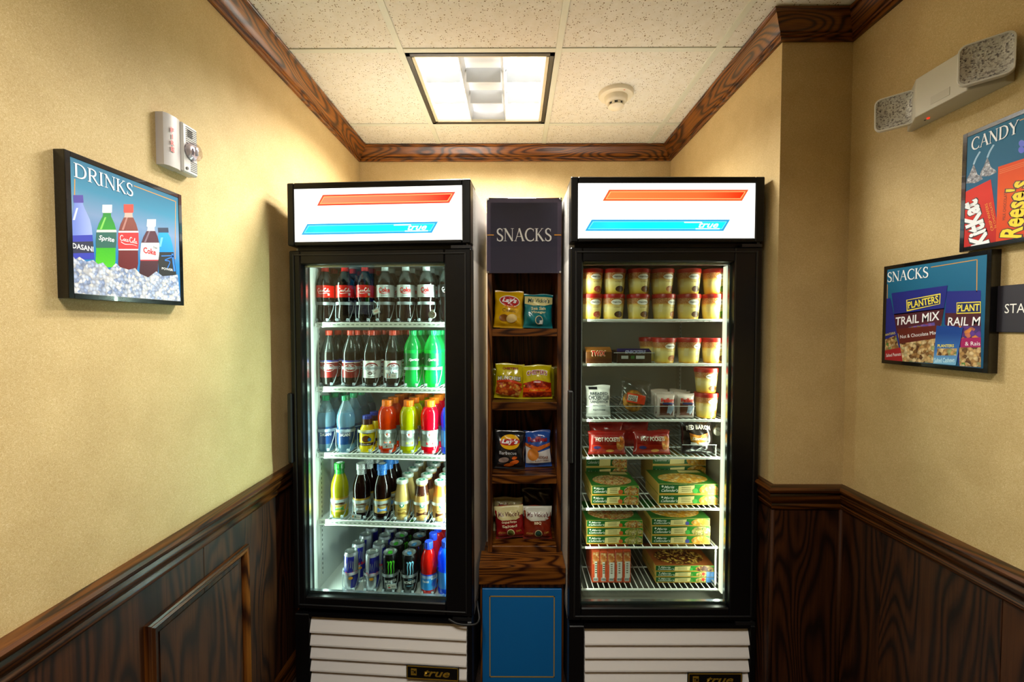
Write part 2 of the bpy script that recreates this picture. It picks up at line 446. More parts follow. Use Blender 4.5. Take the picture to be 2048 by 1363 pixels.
# roman capitals with thick and thin strokes and serifs, unit height
def roman(ch):
    """strokes of one capital: list of (points, width0, width1, smoothing); and its advance"""
    T, t, sv = 0.135, 0.05, 0.035
    def ser(x, z, w=0.17): return ([(x - w / 2, z), (x + w / 2, z)], sv, sv, 1)
    lo, hi = sv / 2, 1 - sv / 2
    if ch == 'I': return [([(0.16, 0), (0.16, 1)], T, T, 1), ser(0.16, lo, 0.3), ser(0.16, hi, 0.3)], 0.38
    if ch == 'N': return [([(0.14, 0), (0.14, 1)], t, t, 1), ([(0.12, 0.99), (0.74, 0.01)], T, T, 1), ([(0.72, 0), (0.72, 1)], t, t, 1), ser(0.14, lo, 0.24), ser(0.08, hi, 0.2), ser(0.72, hi, 0.24)], 0.88
    if ch == 'A': return [([(0.42, 0.99), (0.1, 0.0)], t, t, 1), ([(0.40, 1.0), (0.74, 0.0)], T, T, 1), ([(0.2, 0.36), (0.62, 0.36)], t, t, 1), ser(0.1, lo, 0.22), ser(0.74, lo, 0.26)], 0.84
    if ch == 'K': return [([(0.16, 0), (0.16, 1)], T, T, 1), ser(0.16, lo, 0.3), ser(0.16, hi, 0.3), ([(0.2, 0.46), (0.62, 0.99)], t, t, 1), ([(0.3, 0.56), (0.7, 0.0)], T, T, 1), ser(0.62, hi, 0.2), ser(0.74, lo, 0.22)], 0.82
    if ch == 'C': return [([(0.74, 0.84), (0.62, 0.95), (0.46, 0.98), (0.26, 0.9), (0.13, 0.7)], t, T, 5), ([(0.13, 0.7), (0.1, 0.5), (0.13, 0.3)], T, T, 5), ([(0.13, 0.3), (0.26, 0.1), (0.46, 0.02), (0.64, 0.05), (0.76, 0.17)], T, t, 5), ([(0.745, 0.97), (0.745, 0.74)], sv, sv, 1), ([(0.76, 0.03), (0.76, 0.24)], sv, sv, 1)], 0.84
    if ch == 'S': return [([(0.48, 0.83), (0.38, 0.95), (0.26, 0.97), (0.13, 0.88), (0.1, 0.74)], t, T, 5), ([(0.1, 0.74), (0.16, 0.6), (0.34, 0.48), (0.48, 0.36), (0.51, 0.24)], T, T, 5), ([(0.51, 0.24), (0.46, 0.09), (0.3, 0.02), (0.16, 0.06), (0.07, 0.2)], T, t, 5), ([(0.49, 0.97), (0.48, 0.74)], sv, sv, 1), ([(0.07, 0.03), (0.07, 0.27)], sv, sv, 1)], 0.6
    if ch == 'D': return [([(0.16, 0), (0.16, 1)], T, T, 1), ser(0.14, lo, 0.26), ser(0.14, hi, 0.26), ([(0.16, 0.975), (0.46, 0.96), (0.68, 0.82), (0.76, 0.62)], t, T, 5), ([(0.76, 0.62), (0.775, 0.5), (0.76, 0.38)], T, T, 4), ([(0.76, 0.38), (0.68, 0.18), (0.46, 0.04), (0.16, 0.025)], T, t, 5)], 0.9
    if ch == 'R': return [([(0.16, 0), (0.16, 1)], T, T, 1), ser(0.16, lo, 0.3), ser(0.12, hi, 0.22), ([(0.16, 0.975), (0.38, 0.97), (0.54, 0.88), (0.57, 0.74)], t, T, 5), ([(0.57, 0.74), (0.52, 0.58), (0.38, 0.5), (0.16, 0.49)], T, t, 5), ([(0.36, 0.5), (0.7, 0.02), (0.84, 0.0)], T, t, 3)], 0.8
    if ch == 'Y': return [([(0.06, 1.0), (0.4, 0.46)], T, T, 1), ([(0.72, 1.0), (0.4, 0.46)], t, t, 1), ([(0.4, 0.48), (0.4, 0)], T, T, 1), ser(0.4, lo, 0.3), ser(0.07, hi, 0.24), ser(0.72, hi, 0.22)], 0.78
def roman_words(s, mat, parent, x, z, w, h, y=-0.0008, name='lettering'):
    b = MB(); adv = 0.0; st = []
    for ch in s:
        g, a = roman(ch)
        for pts, w0, w1, sm in g: st.append(([(p[0] + adv, p[1]) for p in pts], w0, w1, sm))
        adv += a
    kx = w / adv
    for i, (pts, w0, w1, sm) in enumerate(st):
        pts = smooth(pts, sm) if sm > 1 else pts
        q = [((p[0] * kx) - w / 2, (p[1] - 0.5) * h) for p in pts]
        k = (kx + h) / 2; b.stroke(q, w0 * k, w1 * k, y=-0.00002 * i, sm=1)
    return b.build(name, mat, parent, loc=(x, y, z))
# flowing script for the soft-drink labels, drawn with brush strokes, unit box about 4.6 x 1.6
SCRIPT = [
    ([(0.95, 1.15), (0.75, 1.42), (0.4, 1.3), (0.15, 0.8), (0.2, 0.25), (0.55, 0.05), (0.95, 0.3)], .18),
    ([(1.3, 0.65), (1.1, 0.5), (1.08, 0.2), (1.25, 0.05), (1.42, 0.25), (1.38, 0.55), (1.25, 0.65)], .13),
    ([(1.9, 0.55), (1.72, 0.64), (1.58, 0.4), (1.62, 0.1), (1.8, 0.06), (1.98, 0.25)], .13),
    ([(2.4, 0.6), (2.15, 0.62), (2.05, 0.3), (2.15, 0.05), (2.32, 0.2), (2.42, 0.6), (2.4, 0.15), (2.58, 0.15)], .13),
    ([(2.62, 0.5), (2.85, 0.5)], .11),
    ([(3.55, 1.25), (3.3, 1.45), (2.98, 1.2), (2.85, 0.6), (3.05, 0.1), (3.4, 0.1), (3.65, 0.4)], .18),
    ([(3.85, 0.65), (3.68, 0.5), (3.66, 0.2), (3.8, 0.05), (3.96, 0.25), (3.95, 0.55), (3.85, 0.65)], .13),
    ([(4.1, 0.3), (4.35, 0.95), (4.4, 1.35), (4.25, 1.3), (4.16, 0.7), (4.2, 0.1), (4.4, 0.15)], .13),
    ([(4.85, 0.6), (4.6, 0.62), (4.5, 0.3), (4.6, 0.05), (4.78, 0.2), (4.88, 0.6), (4.86, 0.15), (5.1, 0.15)], .13)]
def script_words(mat, parent, z, w, h, R=0.0, turn=0.0, x=0.0, y=-0.0008, rot=0.0, swash=True):
    b = MB(); kx, kz = w / 5.1, h / 1.5
    for pts, wd in SCRIPT:
        b.stroke([((p[0] - 2.55) * kx, (p[1] - 0.75) * kz) for p in pts], wd * kz, sm=4)
    if swash:
        b.stroke([((p[0] - 2.55) * kx, (p[1] - 0.75) * kz) for p in [(0.3, -0.35), (1.4, -0.75), (2.8, -0.55), (3.8, -0.45), (5.0, -0.6)]], .2 * kz, .06 * kz, sm=5)
    if R:
        b.v = [((R + 0.0006) * math.sin(p[0] / R), -(R + 0.0006) * math.cos(p[0] / R), p[2]) for p in b.v]
        return b.build('lettering', mat, parent, loc=(0, 0, z), rot=(0, 0, turn))
    return b.build('lettering', mat, parent, loc=(x, y, z), rot=(0, -rot, 0))

# ------------------------------------------------------------------ the room
XL, XA, XR = -0.927, 0.927, 1.172           # left wall, alcove wall, right wall
YB, YJ, YF = 2.60, 1.53, -1.75              # back wall, jog wall, wall behind the viewer
ZC = 2.517
def struct(o): o['kind'] = 'structure'; return o
def slab(name, x0, x1, y0, y1, z0, z1, mat): return struct(MB().box(x0, x1, y0, y1, z0, z1).build(name, mat))
floor_mat = speckle('floor_carpet', [(0.0, '#2A1C14'), (0.5, '#3B2A1E'), (1.0, '#4A3524')], 300, 0.95)
slab('floor', XL - 0.12, XR + 0.12, YF - 0.12, YB + 0.12, -0.1, 0, floor_mat)
wl = slab('wall_left', XL - 0.12, XL, YF, YB, 0, 2.62, WALL)
wb = slab('wall_back', XL - 0.12, XA + 0.12, YB, YB + 0.12, 0, 2.62, WALL)
wa = slab('wall_alcove', XA, XA + 0.12, YJ + 0.12, YB, 0, 2.62, WALL)
wj = slab('wall_jog', XA, XR, YJ, YJ + 0.12, 0, 2.62, WALL)
wr = slab('wall_right', XR, XR + 0.12, YF, YJ + 0.12, 0, 2.62, WALL)
wf = slab('wall_front', XL - 0.12, XR + 0.12, YF - 0.12, YF, 0, 2.62, WALL)

def molding(name, prof, p0, p1, s0=1, s1=1, mat=OAK, z=0.0):
    """profile (d out of the wall, z) run from p0 to p1; the room lies to the right of the run's back; s: mitre in (+1) or out (-1), 0 square"""
    a = math.atan2(p1[1] - p0[1], p1[0] - p0[0]); Ln = math.hypot(p1[0] - p0[0], p1[1] - p0[1])
    b = MB(); n = len(prof)
    vs = [(s0 * d, -d, h) for d, h in prof] + [(Ln - s1 * d, -d, h) for d, h in prof]
    fs = [(i, i + n, i + n + 1, i + 1) for i in range(n - 1)] + [tuple(range(n)), tuple(range(2 * n - 1, n - 1, -1)), (n - 1, 2 * n - 1, n, 0)]
    b._add(vs, fs)
    return struct(b.build(name, mat, loc=(p0[0], p0[1], z), rot=(0, 0, a), smooth=40))
crown = [(0, 2.438), (0.012, 2.438), (0.0135, 2.444), (0.012, 2.450), (0.018, 2.451), (0.020, 2.456), (0.017, 2.461), (0.022, 2.463), (0.034, 2.477),
         (0.046, 2.494), (0.052, 2.504), (0.058, 2.505), (0.059, 2.511), (0.062, 2.513), (0.062, 2.5165), (0, 2.5165)]
rail = [(0, 0.806), (0.012, 0.806), (0.016, 0.812), (0.016, 0.822), (0.012, 0.828), (0.018, 0.832), (0.026, 0.845), (0.029, 0.858), (0.025, 0.866),
        (0.030, 0.869), (0.036, 0.875), (0.037, 0.883), (0.032, 0.890), (0.020, 0.893), (0, 0.893)]
base = [(0, 0), (0.018, 0), (0.018, 0.072), (0.014, 0.082), (0.012, 0.094), (0.007, 0.102), (0, 0.102)]
runs = [((XL, YF), (XL, YB), 1, 1), ((XL, YB), (XA, YB), 1, 1), ((XA, YB), (XA, YJ), 1, -1), ((XA, YJ), (XR, YJ), -1, 1), ((XR, YJ), (XR, YF), 1, 1), ((XR, YF), (XL, YF), 1, 1)]
sides = ['left', 'back', 'alcove', 'jog', 'right', 'front']
for i, (p0, p1, a, b_) in enumerate(runs):
    molding('trim_%d' % (i + 1), crown, p0, p1, a, b_, OAK)
    molding('trim_%d' % (i + 7), rail, p0, p1, a, b_, RAIL)
    molding('baseboard_' + sides[i], base, p0, p1, a, b_, RAIL)

# wainscot boards (parts of their walls): thin veneer sheets with joints between them
def boards(parent, p0, p1, cuts, th=0.007):
    a = math.atan2(p1[1] - p0[1], p1[0] - p0[0]); Ln = math.hypot(p1[0] - p0[0], p1[1] - p0[1])
    cs = [0.0] + cuts + [Ln]
    for u0, u1 in zip(cs[:-1], cs[1:]):
        w = (u1 - u0) / 2
        MB().box(-w + 0.0006, w - 0.0006, -th, 0.0, 0.0, 0.806, 0.0008).build('wainscot_board', VENEER, parent,
            loc=(p0[0] + math.cos(a) * (u0 + w), p0[1] + math.sin(a) * (u0 + w), 0), rot=(0, 0, a))
boards(wl, (XL, YF), (XL, YB), [0.9, 1.7, 2.35, 3.0, 3.7])
boards(wb, (XL, YB), (XA, YB), [0.6, 1.2])
boards(wa, (XA, YB), (XA, YJ), [0.5])
boards(wj, (XA, YJ), (XR, YJ), [])
boards(wr, (XR, YJ), (XR, YF), [0.175, 0.515, 0.86, 1.5, 2.2])
boards(wf, (XR, YF), (XL, YF), [0.7, 1.4])
# corner beads on the jog
for (x, y, par) in ((XA - 0.004, YJ - 0.004, wj), (XR - 0.010, YJ - 0.010, wr)):
    MB().lathe([(0.007, 0.1), (0.007, 0.806)], 10, x, y).build('corner_bead', P('#3A1E0C', 0.65, spec=0.2), par, smooth=True)
# applied picture-frame moulding on the left wall: four mitred pieces round each field
def panel_frame(y0, y1, z0, z1):
    pr = [(0, 0.0), (0.0, 0.012), (0.006, 0.014), (0.010, 0.012), (0.016, 0.016), (0.022, 0.012), (0.026, 0.006), (0.026, 0.0)]   # (across, proud)
    c = [((y0, z1), (y1, z1)), ((y1, z1), (y1, z0)), ((y1, z0), (y0, z0)), ((y0, z0), (y0, z1))]
    for k, (a, b_) in enumerate(c):
        Ln = math.hypot(b_[0] - a[0], b_[1] - a[1]); n = len(pr)
        vs = [(w, w, h) for w, h in pr] + [(Ln - w, w, h) for w, h in pr]     # local: x along, y inward, z proud
        ux, uz = (b_[0] - a[0]) / Ln, (b_[1] - a[1]) / Ln; vx, vz = uz, -ux    # inward direction
        W = [(XL + 0.007 + p[2], a[0] + ux * p[0] + vx * p[1], a[1] + uz * p[0] + vz * p[1]) for p in vs]
        cx = [sum(q[i] for q in W) / len(W) for i in range(3)]
        m = MB(); m._add([tuple(q[i] - cx[i] for i in range(3)) for q in W], [(i, i + 1, i + n + 1, i + n) for i in range(n - 1)] + [tuple(range(n))[::-1], tuple(range(n, 2 * n))])
        # turn so the grain follows the piece
        o = m.build('panel_molding', RAIL if k % 2 == 0 else OAK_TALL, wl, loc=cx, smooth=35)
        if k % 2 == 0:
            for v in o.data.vertices: v.co = (v.co.y, -v.co.x, v.co.z)
            o.rotation_euler = (0, 0, PI / 2)
    MB().box(-0.003, 0.0, -(y1 - y0) / 2 + 0.045, (y1 - y0) / 2 - 0.045, 0, z1 - z0 - 0.09).build('raised_field', VENEER, wl, loc=(XL + 0.010, (y0 + y1) / 2, z0 + 0.045))
panel_frame(1.04, 1.448, 0.16, 0.712)
panel_frame(0.35, 0.76, 0.16, 0.712)
panel_frame(1.79, 2.2, 0.16, 0.712)

# suspended ceiling: deck above, lay-in tiles and tees as parts
ceil = slab('ceiling', XL - 0.12, XR + 0.12, YF - 0.12, YB + 0.12, 2.62, 2.70, P('#B8B2A4', 0.9))
gx = [XL - 0.127, -0.440, 0.170, 0.780, XR + 0.2]
gy = [1.695 - 0.61 * k for k in range(-1, 6)][::-1]
gy = [YF] + [g for g in gy if g > YF + 0.05] + [YB]
xs = [XL] + [-0.440, 0.170, 0.780] + [XR]
TROF = {(1, gy.index(1.695)), (1, gy.index(1.695) - 3)}
def tile(x0, x1, y0, y1):
    w, d = (x1 - x0) / 2, (y1 - y0) / 2
    MB().box(-w + 0.002, w - 0.002, -d + 0.002, d - 0.002, 0.004, 0.02, 0.002).build('ceiling_tile', TILE, ceil, loc=((x0 + x1) / 2, (y0 + y1) / 2, ZC))
for j in range(len(gy) - 1):
    for i in range(len(xs) - 1):
        if (i, j) in TROF: continue
        x0, x1, y0, y1 = xs[i], xs[i + 1], gy[j], gy[j + 1]
        if y0 >= YJ - 0.3 and x0 >= 0.77:
            if y0 >= YJ: x1 = XA
            else:
                tile(x0, x1, y0, YJ); y0 = YJ; x1 = XA
        tile(x0, x1, y0, y1)
for x in xs[1:-1]:
    e = YB - 0.06
    MB().box(-0.012, 0.012, YF, e, 0, 0.004, 0.0008).box(-0.002, 0.002, YF, e, 0.004, 0.03).build('grid_tee', GRID, ceil, loc=(x, 0, ZC))
for k, y in enumerate(gy[1:-1]):
    for i in range(len(xs) - 1):
        x0, x1 = xs[i] + (0.012 if i else 0.06), xs[i + 1] - (0.012 if i < 3 else 0.06)
        if i == 3 and y > YJ: x1 = XA - 0.06
        w = (x1 - x0) / 2
        MB().box(-w, w, -0.012, 0.012, 0.0004, 0.0044, 0.0008).build('grid_cross_tee', GRID, ceil, loc=((x0 + x1) / 2, y, ZC))

# ------------------------------------------------------------------ ceiling troffers
BLADE = P('#D4D9DA', 0.3, 0.0)
LAMP = P('#FFFFFF', 0.5, emit=6.0)
PAN = P('#F4F6F6', 0.5)
def troffer(cx, cy, watts, label):
    t = thing('ceiling_troffer', label, 'ceiling light', (cx, cy, ZC), 0)
    h = 0.290
    b = MB()
    for x0, x1, y0, y1 in ((-h, -h + 0.016, -h, h), (h - 0.016, h, -h, h), (-h, h, -h, -h + 0.016), (-h, h, h - 0.016, h)): b.box(x0, x1, y0, y1, -0.002, 0.02)
    b.build('black_trim', P('#060608', 0.4), t)
    q = h - 0.0165; b = MB()
    for x0, x1, y0, y1 in ((-q, -q + 0.014, -q, q), (q - 0.014, q, -q, q), (-q, q, -q, -q + 0.01), (-q, q, q - 0.01, q)): b.box(x0, x1, y0, y1, 0.0, 0.012, 0.002)
    b.build('louver_frame', P('#D9D2B4', 0.4), t)
    b = MB()
    for x0, x1, y0, y1 in ((-q - 0.01, -q, -q, q), (q, q + 0.01, -q, q), (-q, q, -q - 0.01, -q), (-q, q, q, q + 0.01)): b.box(x0, x1, y0, y1, 0.01, 0.095)
    b.box(-q, q, -q, q, 0.093, 0.098)
    b.build('housing', PAN, t)
    g = (2 * q - 0.02) / 3
    def blade(w, along_x, x, y):
        bb = MB(); n = 5
        pr = [(0.0012, 0.002)] + [(0.0012 + 0.011 * (k / n) ** 1.7, 0.002 + 0.055 * k / n) for k in range(1, n + 1)]
        pr = pr + [(-a, z) for a, z in pr[::-1]]
        m = len(pr)
        vs = [((-w, a, z) if along_x else (a, -w, z)) for a, z in pr] + [((w, a, z) if along_x else (a, w, z)) for a, z in pr]
        bb._add(vs, [(i, (i + 1) % m, (i + 1) % m + m, i + m) for i in range(m)] + [tuple(range(m)), tuple(range(2 * m - 1, m - 1, -1))])
        bb.build('louver_blade', BLADE, t, loc=(x, y, 0), smooth=40)
    for k in (-0.5, 0.5):
        blade(q, False, k * g, 0)
        for c in (-1, 0, 1): blade(g / 2 - 0.013, True, c * g, k * g)
    for sx in (-1, 1):
        for dx in (-0.045, 0.045):
            MB().tube([(sx * g + dx, -q + 0.02, 0.078), (sx * g + dx, q - 0.02, 0.078)], 0.0125, 10).build('lamp_tube', LAMP, t, smooth=60)
    MB().lathe([(0.012, 0.088), (0.010, 0.080), (0.006, 0.078)], 14, 0.03, q - 0.05).build('fixing_screw', P('#D8D4B8', 0.4), t)
    for sx in (-1, 1):
        ld = bpy.data.lights.new('troffer_light', 'AREA'); ld.shape = 'RECTANGLE'; ld.size = g - 0.03; ld.size_y = 2 * q - 0.04
        ld.energy = watts; ld.color = (1.0, 0.96, 0.86); ld.spread = math.radians(145)
        lo = bpy.data.objects.new('troffer_light', ld); COL.objects.link(lo); lo.parent = t; lo.location = (sx * g, 0, 0.001)
    return t
troffer(-0.135, 2.0, TROFFER_W, 'square ceiling light with black trim and white louver above the coolers')
troffer(-0.135, 0.17, TROFFER_BACK_W, 'square louvered ceiling light overhead, near side of the room')

# smoke detector
sx_, sy_, _ = atZ(1232, 192, ZC - 0.01)
t = thing('smoke_detector', 'round cream smoke detector on the speckled ceiling tile', 'smoke detector', (sx_, sy_, ZC), 0)
CRM = P('#EDE6CE', 0.45)
MB().lathe([(0.078, 0.004), (0.078, -0.008), (0.074, -0.013), (0.052, -0.016)], 36).build('base_plate', CRM, t, smooth=40)
MB().lathe([(0.052, -0.016), (0.050, -0.034), (0.044, -0.042), (0.036, -0.044)], 36).build('collar', CRM, t, smooth=40)
MB().lathe([(0.032, -0.040), (0.032, -0.056)], 24).build('sensor_core', P('#181818', 0.6), t)
for k in range(8):
    a = k * PI / 4 + 0.2
    MB().box(-0.006, 0.006, -0.002, 0.002, -0.057, -0.042).build('rib', CRM, t, loc=(0.034 * math.sin(a), -0.034 * math.cos(a), 0), rot=(0, 0, a))
MB().lathe([(0.036, -0.055), (0.036, -0.059), (0.026, -0.066), (0.010, -0.070), (0.001, -0.0705)], 30).build('dome', CRM, t, smooth=50)
MB().box(0.018, 0.026, -0.062, -0.056, -0.0145, -0.0138).box(0.002, 0.016, -0.061, -0.058, -0.0145, -0.0138).build('red_mark', P('#D84A28', 0.5), t)

# ------------------------------------------------------------------ glass-door merchandisers
W2 = 0.35
def merchandiser(name, label, loc, rz, shelves, cool, orange, lamp_w, lamp_col, left_lamp, liner):
    t = thing(name, label, 'cooler' if cool else 'freezer', loc, rz)
    white = P('#DAD6D2', 0.38)
    b = MB()
    b.box(-W2, -0.31, 0.052, 0.76, 0.33, 1.985).box(0.31, W2, 0.052, 0.76, 0.33, 1.985)
    b.box(-W2, W2, 0.052, 0.76, 1.71, 1.985).box(-W2, W2, 0.70, 0.76, 0.33, 1.985)
    b.box(-W2, W2, 0.052, 0.76, 0.33, 0.368)
    b.build('cabinet', white, t)
    b = MB()
    b.box(-0.3099, -0.306, 0.06, 0.70, 0.369, 1.709).box(0.306, 0.3099, 0.06, 0.70, 0.369, 1.709).box(-0.306, 0.306, 0.694, 0.6999, 0.369, 1.709).box(-0.306, 0.306, 0.06, 0.694, 1.703, 1.709).box(-0.306, 0.306, 0.06, 0.694, 0.369, 0.372)
    b.build('liner', liner, t)
    # black mullion round the opening, behind the door
    b = MB()
    b.box(-W2, -0.302, 0.044, 0.062, 0.335, 1.745).box(0.25 if cool else 0.264, W2, 0.044, 0.062, 0.335, 1.745).box(-0.302, 0.25, 0.044, 0.062, 1.70, 1.745).box(-0.302, 0.25, 0.044, 0.062, 0.335, 0.385)
    b.build('mullion', BLACK_M, t)
    # lower machine compartment
    MB().box(-W2 + 0.004, W2 - 0.004, 0.035, 0.755, 0.03, 0.329).build('machine_compartment', P('#141416', 0.5), t)
    b = MB()
    b.box(-W2, -0.292, 0.0, 0.05, 0.02, 0.335, 0.003).box(0.330, W2, 0.0, 0.05, 0.02, 0.335, 0.003).box(-0.292, 0.330, 0.0, 0.05, 0.326, 0.335)
    b.box(-0.292, 0.330, 0.004, 0.05, 0.0, 0.02)
    b.build('grille_surround', BLACK, t)
    for k in range(6):
        z = 0.262 - 0.0514 * k
        if z < 0.0: break
        prof = [(0.0, z), (0.0, z + 0.006), (0.012, z + 0.044), (0.020, z + 0.062), (0.022, z + 0.062), (0.014, z + 0.044), (0.006, z + 0.002), (0.010, z)]
        n = len(prof); m = MB()
        m._add([(-0.29, y, zz) for y, zz in prof] + [(0.328, y, zz) for y, zz in prof], [(i, (i + 1) % n, (i + 1) % n + n, i + n) for i in range(n)] + [tuple(range(n))[::-1], tuple(range(n, 2 * n))])
        m.build('grille_slat', P('#F4F0EE', 0.45), t)
    np_ = MB().box(0.095, 0.300, -0.004, 0.002, 0.104, 0.160, 0.001).build('nameplate', P('#08080A', 0.3), t)
    gold = P('#C8A038', 0.35, 0.6)
    b = MB()
    for x0, x1, z0, z1 in ((0.098, 0.297, 0.1545, 0.157), (0.098, 0.297, 0.107, 0.1095), (0.098, 0.1005, 0.107, 0.157), (0.2945, 0.297, 0.107, 0.157)): b.box(x0, x1, -0.0052, -0.0042, z0, z1)
    b.build('gold_border', gold, np_)
    words('true', gold, np_, 0.215, 0.132, 0.10, 0.026, y=-0.0054, shear=0.35, bold=0.02)
    MB().box(0.114, 0.136, -0.0056, -0.0042, 0.121, 0.146).build('badge', gold, np_)
    words('TM', P('#08080A', 0.3), np_, 0.125, 0.134, 0.017, 0.014, y=-0.0062, bold=0.03)
    # door
    b = MB()
    b.box(-W2, -0.306, 0.0, 0.042, 0.356, 1.744, 0.004).box(0.250, W2, 0.0, 0.042, 0.356, 1.744, 0.004)
    b.box(-0.306, 0.250, 0.0, 0.042, 1.692, 1.744, 0.004).box(-0.306, 0.250, 0.0, 0.042, 0.356, 0.404, 0.004)
    d = b.build('door', BLACK, t)
    b = MB()
    b.box(-0.334, -0.328, -0.004, 0.002, 0.37, 1.73, 0.001).box(0.326, 0.332, -0.004, 0.002, 0.37, 1.73, 0.001).box(-0.328, 0.326, -0.004, 0.002, 1.724, 1.73, 0.001).box(-0.328, 0.326, -0.004, 0.002, 0.37, 0.376, 0.001)
    b.build('frame_bead', BLACK_M, d)
    MB().box(-0.306, 0.250, 0.020, 0.024, 0.404, 1.692).build('glass_pane', DOORGLASS, d)
    sp = P('#A8B0B4', 0.25, 0.9)
    b = MB()
    b.box(-0.306, -0.300, 0.028, 0.042, 0.404, 1.692).box(0.244, 0.250, 0.028, 0.042, 0.404, 1.692).box(-0.3, 0.244, 0.028, 0.042, 0.404, 0.412).box(-0.3, 0.244, 0.028, 0.042, 1.684, 1.692)
    b.build('glass_spacer', sp, d)
    if cool: MB().box(-W2 - 0.010, -W2 + 0.008, -0.012, 0.030, 0.93, 1.20, 0.004).build('handle', BLACK_M, d)
    else: MB().box(-W2 - 0.006, -W2 + 0.012, -0.008, 0.030, 0.95, 1.22, 0.004).build('handle', BLACK_M, d)
    # hinges
    for z0, z1 in ((1.745, 1.762), (0.337, 0.355)):
        MB().box(W2 - 0.075, W2 - 0.002, 0.002, 0.04, z0, z1 - 0.006).lathe([(0.006, 0), (0.006, z1 - z0)], 12, W2 - 0.014, 0.008, z0).build('hinge', P('#3A3A3C', 0.35, 0.8), t)
    # lit header
    hb = MB()
    hb.box(-W2, -0.324, -0.006, 0.11, 1.762, 1.996, 0.003).box(0.318, W2, -0.006, 0.11, 1.762, 1.996, 0.003)
    hb.box(-0.324, 0.318, -0.006, 0.11, 1.974, 1.996, 0.003).box(-0.324, 0.318, -0.006, 0.11, 1.762, 1.776, 0.003)
    hb.box(-0.33, 0.33, 0.03, 0.10, 1.770, 1.99).box(-W2 + 0.02, W2 - 0.02, 0.03, 0.06, 1.742, 1.77)
    hd = hb.build('header', BLACK, t)
    x0, x1, z0, z1 = -0.324, 0.318, 1.776, 1.974
    pn = MB().box(x0, x1, 0.0, 0.006, z0, z1).build('lit_sign', P('#FFFDF4', 0.4, emit=SIGN_E), hd)
    X = lambda f: x0 + f * (x1 - x0)
    Z = lambda f: z1 - f * (z1 - z0)
    def par(f, a, b_, i=0.0):   # parallelogram by fractions, inset i (metres)
        q = [(X(f[0]) + i * 1.7, Z(b_) + i), (X(f[3]) - i * 0.75, Z(b_) + i), (X(f[2]) - i * 1.7, Z(a) - i), (X(f[1]) + i * 0.75, Z(a) - i)]
        return q
    def edged(nm, f, a, b_, edge, line, fill):
        print_(hd, nm, par(f, a, b_), edge, -0.0008)
        print_(hd, nm + '_outline', par(f, a, b_, 0.0065), line, -0.0012)
        print_(hd, nm + '_fill', par(f, a, b_, 0.0090), fill, -0.0016)
    e = 0.95
    o_fill = blend('orange_ink', [(0.0, orange[0]), (0.7, orange[1]), (1.0, orange[2])], 0, -0.24, 0.28, emit=e)
    edged('orange_stripe', (0.138, 0.174, 0.962, 0.925), 0.117, 0.322, P(orange[3], 0.4, emit=e), P('#FFB070', 0.4, emit=1.2), o_fill)
    c_fill = blend('cyan_ink', [(0.0, '#22B8F8'), (0.35, '#08E8FC'), (1.0, '#10ECFC')], 0, -0.3, 0.22, emit=1.15)
    edged('cyan_stripe', (0.039, 0.077, 0.860, 0.823), 0.660, 0.868, P('#2AA4E0', 0.4, emit=0.9), P('#6FE4FA', 0.4, emit=1.0), c_fill)
    lw = P('#F4FFFF', 0.4, emit=1.6)
    words('true', lw, hd, X(0.738), Z(0.762), 0.072, 0.019, y=-0.0022, shear=0.45, bold=0.015)
    b = MB(); b.stroke([(X(0.60), Z(0.712)), (X(0.70), Z(0.712))], 0.0035, y=-0.0023, sm=1).stroke([(X(0.665), Z(0.828)), (X(0.80), Z(0.828))], 0.0035, y=-0.0023, sm=1)
    b.build('logo_bar', lw, hd)
    # lamp along the hinge side, one opposite; the freezer's opposite one is an added, unseen fill
    tube = P('#FFFFFF', 0.5, emit=8.0)
    for sx, wt in ((1, lamp_w), (-1, left_lamp)):
        if not wt: continue
        x = sx * 0.286
        if sx == 1 and cool: MB().lathe([(0.010, 0.45), (0.010, 1.64)], 10, x, 0.082).build('lamp_tube', tube, t, smooth=60)
        if not cool and sx == -1: x = -0.290  # unseen fill light, added to brighten the freezer's left half
        if sx == 1 and not cool:
            x = 0.261
            MB().box(0.2470, 0.2635, 0.060, 0.085, 0.42, 1.685, 0.002).build('lamp_cover', P('#FFFBE8', 0.4, emit=0.9), t)
        ld = bpy.data.lights.new('cabinet_light', 'AREA'); ld.shape = 'RECTANGLE'; ld.size = 0.03; ld.size_y = 1.22; ld.energy = wt; ld.color = lamp_col
        lo = bpy.data.objects.new('cabinet_light', ld); COL.objects.link(lo); lo.parent = t; lo.location = (x - sx * 0.016, 0.086, 1.045)
        dirv = Vector((-sx, 0.10, 0.0)).normalized()
        lo.rotation_euler = dirv.to_track_quat('-Z', 'Y').to_euler()
    if not cool: MB().box(-0.305, 0.305, 0.07, 0.69, 0.3721, 0.3735).build('floor_pan', P('#7A7A70', 0.4), t)
    # slotted standards in the corners
    for x in (-0.3045, 0.3045):
        for y in (0.13, 0.64):
            s_ = MB().box(x - 0.0015, x + 0.0015, y - 0.008, y + 0.008, 0.40, 1.69).build('shelf_standard', SHELF_W, t)
            b = MB()
            for k in range(62): b.box(x - 0.002, x + 0.002, y - 0.002, y + 0.002, 0.42 + k * 0.02, 0.43 + k * 0.02)
            b.build('standard_slots', P('#4A5450', 0.7), s_, kind='stuff')
